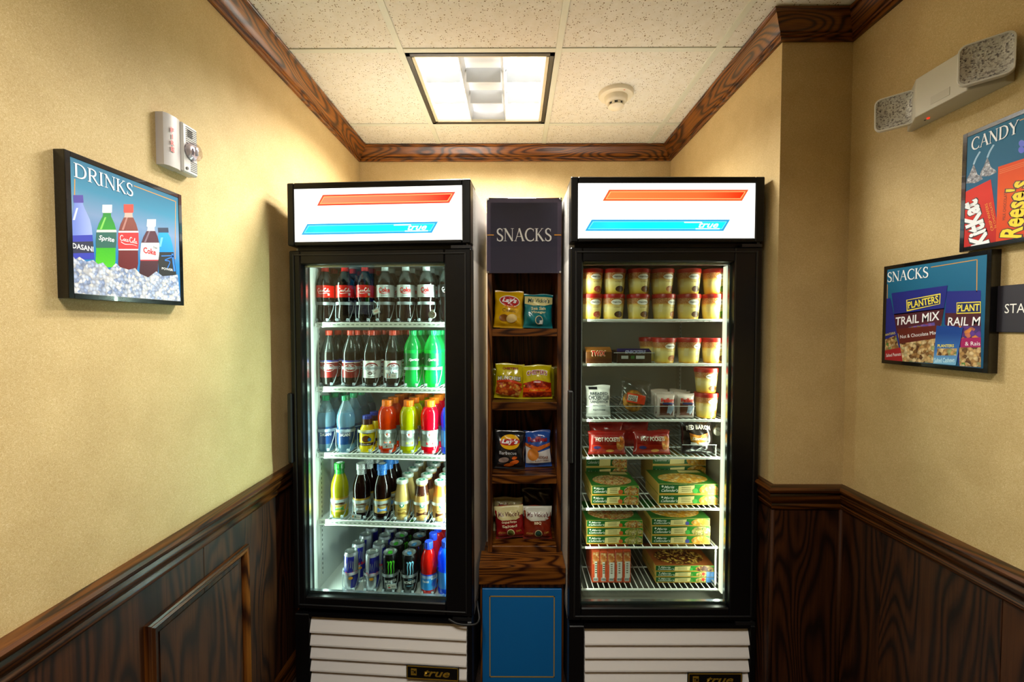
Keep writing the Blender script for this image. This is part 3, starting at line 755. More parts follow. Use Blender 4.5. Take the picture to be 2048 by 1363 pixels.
    for z in shelves:
        if cool:
            s_ = MB().box(-0.296, 0.296, 0.096, 0.101, z - 0.016, z + 0.004, 0.001).box(-0.296, 0.296, 0.088, 0.098, z - 0.016, z - 0.0135).build('shelf', SHELF_W, t)
            b = MB()
            for k in range(30):
                x = -0.282 + k * 0.0195
                b.box(x - 0.0052, x + 0.0052, 0.0945, 0.0962, z - 0.0075, z - 0.0035)
            b.build('rail_slots', P('#8A948C', 0.6), s_, kind='stuff')
        else:
            s_ = MB().tube([(-0.300, 0.086, z - 0.004), (0.300, 0.086, z - 0.004)], 0.0050, 10).tube([(-0.298, 0.086, z - 0.004), (-0.298, 0.66, z - 0.004)], 0.004).tube([(0.298, 0.086, z - 0.004), (0.298, 0.66, z - 0.004)], 0.004).build('shelf', SHELF_W, t, smooth=50)
        b = MB()
        for k in range(27 if not cool else 36):
            x = -0.285 + k * (0.57 / (26 if not cool else 35))
            if cool: b.tube([(x, 0.102, z - 0.002), (x, 0.66, z - 0.002)], 0.0018, 4)
            else: b.tube([(x, 0.083, z - 0.009), (x, 0.085, z - 0.002), (x, 0.66, z - 0.002)], 0.0021, 5)
        for y in (0.25, 0.45, 0.655): b.tube([(-0.298, y, z - 0.006), (0.298, y, z - 0.006)], 0.0032, 5)
        b.build('shelf_wires', SHELF_W, s_, kind='stuff', smooth=True)
    return t
CO_L, CO_R = Vector((-0.8607, 1.645)), Vector((-0.1596, 1.598))
CO_C = (CO_L + CO_R) / 2
CO_A = math.atan2(CO_R.y - CO_L.y, CO_R.x - CO_L.x)
FR_C, FR_A = Vector((0.5545, 1.582)), math.radians(0.3)
CO_Z = [1.469, 1.208, 0.938, 0.662]
FR_Z = [1.484, 1.312, 1.095, 0.948, 0.746, 0.425]
merchandiser('beverage_cooler', 'tall black glass-door cooler stocked with bottled and canned drinks', (CO_C.x, CO_C.y, 0), CO_A, CO_Z, True,
             ('#F49070', '#F2724E', '#F01408', '#D8503A'), COOLER_W, (0.80, 1.0, 0.88), COOLER_W * 0.3, P('#E6ECE8', 0.35))
merchandiser('frozen_food_freezer', 'tall black glass-door freezer holding ice cream tubs and boxed frozen meals', (FR_C.x, FR_C.y, 0), FR_A, FR_Z, False,
             ('#FA8A4A', '#F67038', '#F02C08', '#DE6030'), FREEZER_W, (1.0, 0.97, 0.80), FREEZER_W * 0.28, P('#BEBAAA', 0.45))
def at_local(C, A, x, y, z):
    return (C.x + x * math.cos(A) - y * math.sin(A), C.y + x * math.sin(A) + y * math.cos(A), z)
def co(x, y, z): return at_local(CO_C, CO_A, x, y, z)
def fr(x, y, z): return at_local(FR_C, FR_A, x, y, z)
def px_local(C, A, px, py, y):
    """local x (and height) of what the photo shows at a pixel, at depth y inside a cabinet"""
    r = ray(px, py); n = (-math.sin(A), math.cos(A))
    k = (n[0] * C.x + n[1] * C.y + y) / (n[0] * r[0] + n[1] * r[1])
    X, Y = r[0] * k - C.x, r[1] * k - C.y
    return X * math.cos(A) + Y * math.sin(A), CAM_Z + r[2] * k
def cox(px, y, py=900): return px_local(CO_C, CO_A, px, py, y)[0]
def frx(px, y, py=900): return px_local(FR_C, FR_A, px, py, y)[0]
def frz(py, y, px=1300): return px_local(FR_C, FR_A, px, py, y)[1]

# ------------------------------------------------------------------ snack tower between the coolers
TWY, LGY, PNY = 1.79, 1.672, 1.690
tx0, tx1 = atY(975, 700, TWY)[0], atY(1123, 700, TWY)[0]
lx0, lx1 = atY(958, 1150, LGY)[0], atY(1131, 1150, LGY)[0]
t = thing('snack_tower', 'narrow dark oak snack tower with open shelves between the two coolers', 'shelf unit', ((tx0 + tx1) / 2, TWY, 0), 0)
TW = (tx1 - tx0) / 2; tcx = (tx0 + tx1) / 2; D = 0.24
for s in (-1, 1):
    MB().box(-0.009, 0.009, 0.0, D, 0.50, 1.985, 0.001).build('side_panel', OAK_TALL, t, loc=(s * (TW - 0.009), 0, 0))
MB().box(-TW, TW, D, D + 0.01, 0.50, 1.985).build('back_panel', OAK_TALL, t)
MB().box(-TW, TW, 0, D, 1.967, 1.985, 0.001).build('top_panel', OAK, t)
TZ = []
for py0, py1 in ((657, 672), (804, 820), (950, 967), (1092, 1110)):
    z1, z0 = atY(1050, py0, TWY)[2], atY(1050, py1, TWY)[2]; TZ.append(z1)
    MB().box(-TW + 0.018, TW - 0.018, 0.002, D, -(z1 - z0), 0, 0.001).build('shelf', OAK, t, loc=(0, 0, z1))
lz1, lz0 = 0.505, atY(1050, 1168, LGY)[2]
lc, lw_ = (lx0 + lx1) / 2 - tcx, (lx1 - lx0) / 2
MB().prism([(-lw_, lz0), (lw_, lz0), (lw_, lz1), (-lw_, lz1)], LGY - TWY, 0.010).build('ledge', OAK, t, loc=(lc, 0, 0))
bx0, bx1 = atY(965, 1270, PNY)[0] - tcx, atY(1123, 1270, PNY)[0] - tcx
MB().box(bx0 - 0.008, bx1 + 0.008, PNY - TWY + 0.006, 0.22, 0.0, lz0).build('base_cabinet', OAK_TALL, t)
bw = (bx1 - bx0) / 2; bz = atY(1050, 1176, PNY)[2]
pnl = MB().box(-bw, bw, -0.004, 0.006, 0.02, bz, 0.001).build('blue_panel', P('#0A68AE', 0.42), t, loc=((bx0 + bx1) / 2, PNY - TWY, 0))
g_ = P('#B08A30', 0.4); b = MB()
il, ih = bw - 0.028, bz - 0.028
for x0, x1, z0, z1 in ((-il, il, ih - 0.004, ih), (-il, il, 0.05, 0.054), (-il, -il + 0.004, 0.05, ih), (il - 0.004, il, 0.05, ih)): b.box(x0, x1, -0.0048, -0.0038, z0, z1)
b.build('gold_line', g_, pnl)
# acrylic SNACKS sign screwed to the tower's front
sx0, _, szt = atY(973, 396, TWY - 0.012); sx1, _, szb = atY(1123, 546, TWY - 0.012)
t = thing('acrylic_sign', 'charcoal acrylic sign reading SNACKS screwed to the tower front', 'sign', ((sx0 + sx1) / 2, TWY - 0.012, (szt + szb) / 2), 0)
hw, hh = (sx1 - sx0) / 2, (szt - szb) / 2
MB().box(-hw + 0.001, hw - 0.001, 0.0045, 0.0105, -hh + 0.001, hh - 0.001).build('backing', P('#928A94', 0.35), t)
MB().box(-hw + 0.016, hw - 0.017, 0.0035, 0.0044, -hh + 0.002, hh - 0.017).build('dark_field', P('#6A6C74', 0.45), t)
MB().box(-hw, hw, 0.0, 0.003, -hh, hh, 0.0006).build('acrylic_sheet', glass('acrylic', '#E8E6EE', 0.93, 0.03), t)
for sx in (-1, 1):
    for sz in (-1, 1):
        MB().lathe([(0.0052, 0.003), (0.0052, -0.001), (0.004, -0.003), (0.0015, -0.003), (0.001, -0.0015)], 14).build('screw', CHROME, t, loc=(sx * (hw - 0.006), 0, sz * (hh - 0.005)), rot=(-PI / 2, 0, 0), smooth=40)
roman_words('SNACKS', P('#F2F2F0', 0.4), t, 0.0, 0.004, hw * 1.48, 0.052, y=-0.0008)
for s in (-1, 1): MB().box(-0.014, 0.014, -0.001, -0.0002, -0.0022, 0.0022).build('gold_dash', P('#D8961E', 0.4), t, loc=(s * (hw - 0.016), 0, 0.003))
# power cord at the cooler's lower hinge
p = co(W2 + 0.012, -0.006, 0.345)
cd = MB().tube(smooth([co(W2 - 0.09, -0.002, 0.346), co(W2 - 0.05, -0.010, 0.334), co(W2 + 0.01, -0.012, 0.336), co(W2 + 0.028, -0.004, 0.352), co(W2 + 0.020, 0.02, 0.375), co(W2 + 0.012, 0.05, 0.385)], 6), 0.0042, 8).build('door_cord', BLACK_M, smooth=True)
tag(cd, 'short black cord looping out at the lower hinge of the drinks cooler', 'cord')

# ------------------------------------------------------------------ signs and fittings on the walls
def fan(poly, rings=4):
    n = len(poly); cx = sum(p[0] for p in poly) / n; cz = sum(p[1] for p in poly) / n
    vs = [(cx, cz)] + [(cx + (p[0] - cx) * k / rings, cz + (p[1] - cz) * k / rings) for k in range(1, rings + 1) for p in poly]
    fs = []
    for i in range(n):
        fs.append((0, 1 + i, 1 + (i + 1) % n))
        for k in range(rings - 1):
            a, c = 1 + k * n, 1 + (k + 1) * n; fs.append((a + i, c + i, c + (i + 1) % n, a + (i + 1) % n))
    return vs, fs
def dense(poly, step):
    out = []
    for i, p in enumerate(poly):
        q = poly[(i + 1) % len(poly)]; m = max(1, int(math.hypot(q[0] - p[0], q[1] - p[1]) / step))
        out += [(p[0] + (q[0] - p[0]) * k / m, p[1] + (q[1] - p[1]) * k / m) for k in range(m)]
    return out
def fnprint(parent, name, poly, mat, fn, step=0.012, rings=5):
    vs, fs = fan(dense(poly, step), rings); b = MB(); b._add([fn(*p) for p in vs], fs); return b.build(name, mat, parent, smooth=True)
def fnwords(s, mat, parent, x, z, w, h, fn, shear=0.0, bold=0.0, rot=0.0, name='lettering', arch=0.0):
    me = text_mesh(s, w, h, shear, bold).copy(); me.materials.clear(); me.materials.append(mat)
    c, sn = math.cos(rot), math.sin(rot)
    for v in me.vertices:
        a, b_ = v.co.x, v.co.z
        b_ += arch * (1 - (2 * a / w) ** 2) if arch else 0
        v.co = fn(x + a * c - b_ * sn, z + a * sn + b_ * c)
    return link(name, me, parent)

DP = 0.0235
def wall_sign(left, label, y0, y1, z0, z1):
    yc, zc = (y0 + y1) / 2, (z0 + z1) / 2
    t = thing('framed_sign', label, 'sign', (XL if left else XR, yc, zc), PI / 2 if left else -PI / 2)
    w, h = (y1 - y0) / 2, (z1 - z0) / 2
    b = MB(); f = 0.011
    b.box(-w, w, -DP + 0.002, 0, -h, h)
    b.build('case', P('#060607', 0.22, coat=0.3), t)
    b = MB()
    for x0, x1, a0, a1 in ((-w, -w + f, -h, h), (w - f, w, -h, h), (-w + f, w - f, h - f, h), (-w + f, w - f, -h, -h + f)): b.box(x0, x1, -DP, -DP + 0.002, a0, a1, 0.0006)
    b.build('rim', P('#08080A', 0.18, coat=0.5), t)
    pt = lambda px, py: (lambda q: ((q[1] - yc) if left else -(q[1] - yc), q[2] - zc))(atX(px, py, XL + DP if left else XR - DP))
    return t, pt, w - f, h - f
FACE = -DP + 0.0010       # poster plane, just under the rim; prints climb in steps of 0.1 mm
def lay(k): return FACE - 0.0001 * k
INKW = P('#F4F6FA', 0.35)
GOLD = P('#D2922A', 0.4)
def gold_lines(t, segs, k=1):
    b = MB()
    for a, c in segs: b.stroke([a, c], 0.0020, y=lay(k), sm=1)
    b.build('gold_line', GOLD, t)
def clampu(poly, u, v): return [(max(-u, min(u, p[0])), max(-v, min(v, p[1]))) for p in poly]

# --- DRINKS
t, pt, U, V = wall_sign(True, 'black framed poster reading DRINKS with bottles standing in crushed ice', 0.872, 1.176, 1.512, 1.811)
d = lambda x, y: pt(90 + x / 3.097, 200 + y / 3.097)
bg = blend('drinks_backdrop', [(0.0, '#2C74B8'), (0.35, '#1E7CBE'), (0.62, '#7E9AC4'), (0.8, '#3C8AB0'), (1.0, '#1A6C92')], 2, -V, V, emit=0.0)
print_(t, 'backdrop', rect(-U, U, -V, V), bg, FACE)
gold_lines(t, [(d(187, 488), d(186, 600)), (d(552, 530), d(811, 628)), (d(811, 626), d(808, 985))])
def pbottle(top, bot, prof, bands, k, hl=None):
    """a bottle in the print: bands of ink between fractions of its height"""
    def hw(f):
        for (a, wa_), (b_, wb_) in zip(prof[:-1], prof[1:]):
            if a <= f <= b_: return wa_ + (wb_ - wa_) * (f - a) / (b_ - a + 1e-9)
        return prof[-1][1]
    def P2(f, s): return d(top[0] + (bot[0] - top[0]) * f + s * hw(f), top[1] + (bot[1] - top[1]) * f + s * 14 * f * 0)
    for i, (f0, f1, m, nm) in enumerate(bands):
        fr_ = sorted(set([f0, f1] + [p[0] for p in prof if f0 < p[0] < f1]))
        poly = [P2(f, -1) for f in fr_] + [P2(f, 1) for f in fr_[::-1]]
        b = MB()
        for a, c in zip(fr_[:-1], fr_[1:]): b.flat(clampu([P2(a, -1), P2(c, -1), P2(c, 1), P2(a, 1)], U, V), lay(k + 0.3 * i))
        b.build(nm, m, t)
    if hl: print_(t, 'bottle_shine', clampu([P2(0.2, -0.5), P2(0.39, -0.72), P2(0.39, -0.5), P2(0.2, -0.15)], U, V), P(hl, 0.3), lay(k + 1.6))
ps = [(0, 30), (0.12, 30), (0.13, 24), (0.18, 25), (0.3, 48), (0.42, 62), (0.6, 64), (0.72, 60), (0.9, 62), (1.0, 54)]
pbottle((207, 588), (236, 985), [(0, 31), (0.12, 31), (0.13, 26), (0.2, 34), (0.38, 62), (0.5, 70), (1, 74)],
        [(0, 0.12, P('#3E2C9E'), 'printed_cap'), (0.12, 0.62, blend('ice_water', [(0, '#6C84DC'), (1, '#B8C8F4')], 0, -U, -U + 0.06), 'printed_bottle'), (0.62, 1.0, P('#2430B4'), 'printed_label'), (0.72, 0.90, P('#10143C'), 'printed_band')], 2, '#D4E0FA')
pbottle((388, 648), (376, 1035), ps, [(0, 0.13, INKW, 'printed_cap'), (0.13, 1.0, blend('lime_soda', [(0, '#5ED028'), (0.5, '#3CB01E'), (1, '#2C8C3C')], 2, -0.09, 0.06, wob=0.25), 'printed_bottle'), (0.40, 0.69, P('#0C5C50'), 'printed_label'), (0.40, 0.44, P('#D8E8D8'), 'printed_band')], 2, '#8AE060')
pbottle((520, 645), (517, 1052), ps, [(0, 0.13, P('#E43A24'), 'printed_cap'), (0.13, 0.22, P('#C8B0A8'), 'printed_neck'), (0.2, 1.0, blend('cola_print', [(0, '#5A0E10'), (0.6, '#6E2428'), (1, '#8A4A40')], 2, -0.1, 0.06, wob=0.3), 'printed_bottle'), (0.42, 0.69, P('#D01820'), 'printed_label'), (0.405, 0.43, INKW, 'printed_band'), (0.68, 0.70, INKW, 'printed_band')], 2, '#B88078')
pbottle((662, 738), (642, 1100), [(a, w * 0.92) for a, w in ps], [(0, 0.13, INKW, 'printed_cap'), (0.13, 0.23, P('#C0C4D8'), 'printed_neck'), (0.2, 1.0, blend('diet_print', [(0, '#2A060C'), (1, '#5A3440')], 2, -0.12, 0.04, wob=0.3), 'printed_bottle'), (0.40, 0.70, P('#D8DCE4'), 'printed_label'), (0.69, 0.71, P('#B02030'), 'printed_band')], 2, '#8A7080')
pbottle((733, 790), (763, 1092), [(0, 32), (0.1, 32), (0.11, 27), (0.2, 40), (0.35, 48), (0.5, 50), (1.0, 54)], [(0, 0.1, P('#1A2A4C'), 'printed_cap'), (0.1, 1.0, blend('sport_print', [(0, '#0A3CC0'), (1, '#2AA4F0')], 2, -0.12, 0.03), 'printed_bottle'), (0.5, 1.0, P('#06080E'), 'printed_label')], 2, '#7CD0FC')
b = MB(); b.stroke([d(722, 965), d(800, 965), d(745, 990), d(775, 1000), d(760, 1040)], 0.0022, y=lay(4.2), sm=5).stroke([d(790, 950), d(804, 1060)], 0.006, y=lay(4.2), sm=1); b.build('wave_mark', P('#1E7CE8'), t)
edge = [(152, 965), (190, 985), (215, 970), (260, 1000), (300, 990), (330, 1015), (360, 1005), (400, 1050), (440, 1010), (470, 1035), (520, 1050), (560, 1040), (590, 1075), (640, 1098), (690, 1060), (730, 1090), (790, 1085), (822, 1080)]
ice = [d(x, y) for x, y in edge] + [(U, -V), (-U, -V)]
print_(t, 'crushed_ice', clampu(ice, U, V), speckle('ice_print', [(0.0, '#8AA0D0'), (0.4, '#B8C8EC'), (0.75, '#E4ECFC'), (1.0, '#F8FCFF')], 130, 0.4), lay(5))
def pw(s, mat, p, w, h, k=5, shear=0.0, bold=0.0, rot=0.0): words(s, mat, t, p[0], p[1], w, h, y=lay(k), shear=shear, bold=bold, rot=rot)
pw('DASANI', INKW, d(238, 912), 0.044, 0.011, bold=0.02)
pw('Sprite', INKW, d(383, 862), 0.037, 0.014, shear=0.3, bold=0.02, rot=0.05)
script_words(INKW, t, 0, 0.046, 0.013, x=d(520, 862)[0], y=lay(5)) .location.z = d(520, 862)[1]
pw('Coke', P('#D01820'), d(650, 935), 0.037, 0.015, bold=0.03)
pw('Diet', P('#404048'), d(685, 913), 0.012, 0.005)
pw('POWER', INKW, d(760, 1047), 0.036, 0.006, bold=0.01)
tl, tr = d(180, 470), d(548, 588)
h_ = (d(180, 382)[1] - d(180, 470)[1])
roman_words('DRINKS', INKW, t, (tl[0] + tr[0]) / 2, tl[1] + h_ / 2 - 0.001, tr[0] - tl[0], h_, y=lay(6))

# --- SNACKS poster on the right wall
t, pt, U, V = wall_sign(False, 'black framed poster reading SNACKS with blue nut mix bags', 1.050, 1.353, 1.341, 1.641)
s = lambda x, y: pt(1740 + x / 2.478, 210 + y / 2.478)
print_(t, 'backdrop', rect(-U, U, -V, V), blend('snacks_backdrop', [(0.0, '#0E4A70'), (0.5, '#10587E'), (1.0, '#15678C')], 2, -V, V), FACE)
gold_lines(t, [(s(300, 803), s(530, 765)), (s(529, 764), s(527, 925)), (s(85, 888), s(84, 960))])
NUTS = speckle('nut_print', [(0.0, '#5A3414'), (0.3, '#B08248'), (0.6, '#D8B478'), (0.9, '#E8D4A4'), (1.0, '#4C8A38')], 110, 0.4)
NAVY, MAROON, YEL = P('#1A2280', 0.35), P('#4A1626', 0.35), P('#F2DE48', 0.4)
def pp(nm, pts, mat, k): print_(t, nm, clampu([s(*p) for p in pts], U, V), mat, lay(k))
def logo_box(q, k, txt='PLANTERS', tw=0.9):
    pp('logo_border', q, YEL, k)
    cx, cy = sum(p[0] for p in q) / 4, sum(p[1] for p in q) / 4
    qi = [(cx + (p[0] - cx) * 0.95, cy + (p[1] - cy) * 0.84) for p in q]
    pp('logo_field', qi, P('#12225C', 0.35), k + 1)
    a, c = s(*[(q[0][i] + q[3][i]) / 2 for i in (0, 1)]), s(*[(q[1][i] + q[2][i]) / 2 for i in (0, 1)])
    w = math.hypot(c[0] - a[0], c[1] - a[1]); hh_ = abs(s(*q[0])[1] - s(*q[3])[1])
    words(txt, YEL, t, (a[0] + c[0]) / 2, (a[1] + c[1]) / 2, w * tw, hh_ * 0.6, y=lay(k + 2), bold=0.02, rot=math.atan2(c[1] - a[1], c[0] - a[0]))
def pt_words(txt, mat, a, c, h, k, **kw):
    a, c = s(*a), s(*c); words(txt, mat, t, (a[0] + c[0]) / 2, (a[1] + c[1]) / 2, math.hypot(c[0] - a[0], c[1] - a[1]), h, y=lay(k), rot=math.atan2(c[1] - a[1], c[0] - a[0]), **kw)
pp('far_bag', [(66, 960), (100, 955), (125, 1080), (160, 1270), (66, 1268)], NAVY, 1)
pp('far_bag_nuts', [(66, 1160), (128, 1140), (150, 1240), (66, 1240)], NUTS, 2)
pp('far_bag_base', [(66, 1245), (70, 1215), (152, 1200), (160, 1272), (66, 1272)], P('#A01C24', 0.35), 3)
pt_words('LANTERS', YEL, (68, 1140), (124, 1128), 0.007, 4)
pt_words('Salted Peanuts', INKW, (78, 1240), (152, 1232), 0.010, 4, shear=0.2)
pp('side_bag', [(378, 922), (548, 918), (548, 1298), (440, 1292), (398, 1110), (366, 1085)], NAVY, 1)
pp('side_bag_field', [(372, 1030), (548, 1030), (548, 1110), (372, 1090)], MAROON, 2)
pp('side_bag_fruit', [(440, 1095), (548, 1095), (548, 1160), (452, 1160)], speckle('fruit_print', [(0, '#3A2470'), (0.5, '#6A3AA0'), (0.7, '#E08030'), (1, '#F0A050')], 70, 0.4), 3)
pp('side_bag_band', [(444, 1155), (548, 1150), (548, 1200), (448, 1200)], P('#A0185C', 0.35), 4)
pp('side_bag_nuts', [(440, 1200), (548, 1195), (548, 1298), (442, 1292)], NUTS, 3)
logo_box([(428, 978), (548, 972), (548, 1030), (428, 1034)], 5, 'PLANT', 0.9)
pt_words('RAIL M', INKW, (384, 1072), (546, 1070), 0.022, 6, shear=0.1, bold=0.01)
pt_words('& Rais', INKW, (470, 1182), (545, 1180), 0.010, 6)
pp('main_bag', [(106, 932), (384, 893), (352, 1090), (322, 1278), (162, 1272), (128, 1080)], NUTS, 7)
pp('main_bag_top', [(106, 932), (384, 893), (366, 1010), (120, 1040)], NAVY, 8)
pp('main_bag_field', [(118, 1035), (367, 1005), (345, 1120), (132, 1130)], MAROON, 8)
pp('main_bag_fruit', [(190, 1100), (320, 1075), (328, 1130), (200, 1140)], speckle('grape_print', [(0, '#4A3A98'), (0.6, '#7A68C8'), (0.8, '#C84048'), (1, '#8CB050')], 90, 0.4), 9)
pp('main_bag_ribbon', [(138, 1108), (338, 1090), (326, 1155), (146, 1182)], P('#5E1C12', 0.35), 9.5)
logo_box([(180, 965), (350, 932), (347, 985), (182, 1022)], 10)
pt_words('TRAIL MIX', INKW, (128, 1072), (346, 1042), 0.024, 10, shear=0.15, bold=0.015)
pt_words('Nut & Chocolate Mix', INKW, (150, 1148), (328, 1126), 0.010, 10)
pp('small_bag', [(330, 1092), (462, 1103), (425, 1288), (313, 1280)], blend('cashew_bag', [(0, '#7AB4D8'), (0.45, '#3A6CB0'), (1, '#16408C')], 2, -V, -V + 0.085), 13)
pp('small_bag_nuts', [(335, 1205), (432, 1205), (428, 1240), (330, 1240)], NUTS, 14)
pt_words('PLANTERS', YEL, (336, 1192), (417, 1192), 0.008, 15, bold=0.02)
pt_words('Salted Cashews', P('#BFE4F4', 0.4), (318, 1264), (420, 1262), 0.013, 15, shear=0.2, bold=0.02)
tl, tr = s(84, 880), s(290, 850); h_ = s(84, 832)[1] - s(84, 880)[1]
roman_words('SNACKS', INKW, t, (tl[0] + tr[0]) / 2, (tl[1] + tr[1]) / 2 + h_ / 2, tr[0] - tl[0], h_, y=lay(6))

# --- CANDY poster
t, pt, U, V = wall_sign(False, 'black framed poster reading CANDY with red and orange chocolate wrappers', 0.822, 1.127, 1.646, 1.945)
s = lambda x, y: pt(1740 + x / 2.478, 210 + y / 2.478)
print_(t, 'backdrop', rect(-U, U, -V, V), blend('candy_backdrop', [(0.0, '#2E4A7A'), (0.5, '#1C6086'), (1.0, '#14688C')], 2, -V, V), FACE)
gold_lines(t, [(s(458, 258), s(458, 470)), (s(740, 76), (U - 0.012, s(740, 76)[1]))])
SILV = speckle('foil_print', [(0.0, '#6A6E7C'), (0.5, '#A8AEBC'), (1.0, '#E4E8F0')], 240, 0.3)
for (x, y, q) in ((510, 352, 0), (578, 318, 0)):
    out = [(x - 36, y + 36), (x - 30, y + 10), (x - 18, y - 10), (x - 4, y - 45), (x + 2, y - 60), (x + 10, y - 40), (x + 20, y - 10), (x + 42, y + 4), (x + 48, y + 14), (x + 10, y + 34)]
    pp('printed_foil_sweet', out, SILV, 1)
    b = MB(); b.stroke([s(x + 2, y - 58), s(x + 14, y - 88), s(x + 34, y - 122)], 0.0045, y=lay(2), sm=4); b.build('paper_plume', P('#9CC4E0'), t)
REDP = blend('red_wrapper', [(0, '#B01410'), (0.6, '#E03020'), (1, '#D82018')], 2, -V, V * 0.6, wob=0.1)
pp('red_wrapper', [(438, 440), (597, 368), (640, 690), (446, 712)], REDP, 3)
pp('orange_wrapper', [(634, 306), (763, 264), (900, 220), (900, 640), (622, 682)], blend('orange_wrapper_ink', [(0, '#D03A10'), (0.5, '#EE5A18'), (1, '#E04410')], 2, -V, V * 0.7, wob=0.1), 4)
b = MB()
for k in range(3): b.stroke([s(640, 322 + k * 9), s(763, 282 + k * 9), s(860, 250 + k * 9)], 0.0012, y=lay(5), sm=4)
b.build('wrapper_crimp', P('#F08040'), t)
pt_words('KitKat', P('#1C1416'), (548, 702), (486, 478), 0.046, 5, bold=0.07)
pt_words('KitKat', INKW, (548, 700), (486, 480), 0.042, 6, bold=0.045, shear=0.1)
pt_words("CRISP WAFERS", P('#F0A028'), (606, 622), (574, 488), 0.006, 6)
pt_words("'N CHOCOLATE", P('#F0A028'), (622, 610), (594, 482), 0.005, 6)
pt_words("Reese's", P('#38180C'), (692, 668), (736, 372), 0.052, 6, bold=0.07, shear=0.2)
pt_words("Reese's", P('#F8DC18'), (692, 664), (736, 376), 0.047, 7, bold=0.03, shear=0.2)
pt_words('MILK CHOCOLATE', P('#6A2408'), (662, 570), (672, 428), 0.006, 7)
for x, y in ((750, 190), (748, 222), (776, 205)): pp('printed_candy', [(x + 15 * math.cos(a * PI / 8), y + 17 * math.sin(a * PI / 8)) for a in range(16)], P('#2440D0', 0.3), 2 + (y == 205))
tl, tr = s(462, 238), s(735, 142); tl = (max(tl[0], -U + 0.010), tl[1]); h_ = s(455, 182)[1] - s(455, 240)[1]
roman_words('CANDY', INKW, t, (tl[0] + tr[0]) / 2, (tl[1] + tr[1]) / 2 + h_ / 2, tr[0] - tl[0], h_, y=lay(8))

# --- dark plaque running out of the picture
q0, q1 = atX(1992, 572, XR - 0.006), atX(1992, 664, XR - 0.006)
ya = q0[1] + 0.012; yb = ya - 0.36; zc = (q0[2] + q1[2]) / 2; hh = (q0[2] - q1[2]) / 2
t = thing('wall_plaque', 'dark plaque lettered STA beside the nut mix poster, cut by the frame', 'sign', (XR, (ya + yb) / 2, zc), -PI / 2)
MB().box(-(ya - yb) / 2, (ya - yb) / 2, -0.006, 0, -hh, hh, 0.001).build('plate', P('#2A2630', 0.4), t)
a, c = atX(2009, 625, XR - 0.007), atX(2050, 607, XR - 0.007)
words('STA', P('#F0EEE8', 0.4), t, (ya + yb) / 2 - (a[1] + c[1]) / 2, (a[2] + c[2]) / 2 - zc, a[1] - c[1], c[2] - a[2] + 0.003, y=-0.0068, bold=0.0)

# --- fire alarm strobe on the left wall
t = thing('fire_alarm_strobe', 'grey fire alarm horn strobe with red FIRE lettering', 'fire alarm', (XL, 1.178, 1.942), PI / 2)
GRY = P('#C4BEBE', 0.35); w, h = 0.054, 0.067
n = 10; b = MB()
cols = [(-w, 0.004), (-w, 0.020), (-w + 0.01, 0.026), (-0.02, 0.028), (-0.008, 0.026), (0.0, 0.022)]
vs = [(x, -y, z) for z in (-h, h) for x, y in cols]; m = len(cols)
b._add(vs, [(i, i + 1, i + 1 + m, i + m) for i in range(m - 1)]); b.face([(x, -y, h) for x, y in cols] + [(0, 0, h), (-w, 0, h)]); b.face(([(x, -y, -h) for x, y in cols] + [(0, 0, -h), (-w, 0, -h)])[::-1]); b.face([(-w, 0, -h), (-w, -0.004, -h), (-w, -0.004, h), (-w, 0, h)])
b.build('front_cover', GRY, t, smooth=30)
MB().box(-0.002, w, -0.030, 0, -h, h, 0.004).build('horn_body', P('#D0CCC8', 0.4), t)
b = MB()
for k in range(9):
    z = 0.058 - k * 0.0052
    b.box(0.010, 0.050, -0.0306, -0.0296, z - 0.0012, z + 0.0012)
for k in range(6):
    z = -0.030 - k * 0.0052
    b.box(0.026, 0.050, -0.0306, -0.0296, z - 0.0012, z + 0.0012)
b.build('horn_slots', P('#6A6666', 0.7), t, kind='stuff')
b = MB()
for k in range(4): b.box(0.016, 0.034, -0.0309, -0.030, 0.050 - k * 0.0052, 0.0525 - k * 0.0052)
b.build('sound_port', P('#120E0E', 0.8), t)
MB().lathe([(0.023, 0), (0.023, 0.003), (0.018, 0.007), (0.010, 0.009), (0.001, 0.010)], 20).build('reflector', P('#D8D4D8', 0.2, 0.6), t, loc=(0.028, -0.030, -0.004), rot=(PI / 2, 0, 0), smooth=40)
MB().lathe([(0.025, 0), (0.025, 0.010), (0.021, 0.018), (0.012, 0.022), (0.001, 0.023)], 10).build('strobe_lens', glass('strobe_lens', '#F4F0F4', 0.93, 0.02), t, loc=(0.028, -0.030, -0.004), rot=(PI / 2, 0, 0))
MB().tube([(0.028, -0.046, -0.014), (0.028, -0.046, 0.008)], 0.004, 8).build('flash_tube', P('#F0F0F8', 0.15), t, smooth=True)
MB().lathe([(0.004, 0), (0.004, 0.002)], 12).build('screw', P('#3A3636', 0.4), t, loc=(0.012, -0.030, -0.054), rot=(PI / 2, 0, 0))
RED = P('#C81E18', 0.45)
for k, ch in enumerate('FIRE'): words(ch, RED, t, -0.035, 0.027 - k * 0.0165, 0.0115 if ch != 'I' else 0.0035, 0.0125, y=-0.0290, bold=0.04)

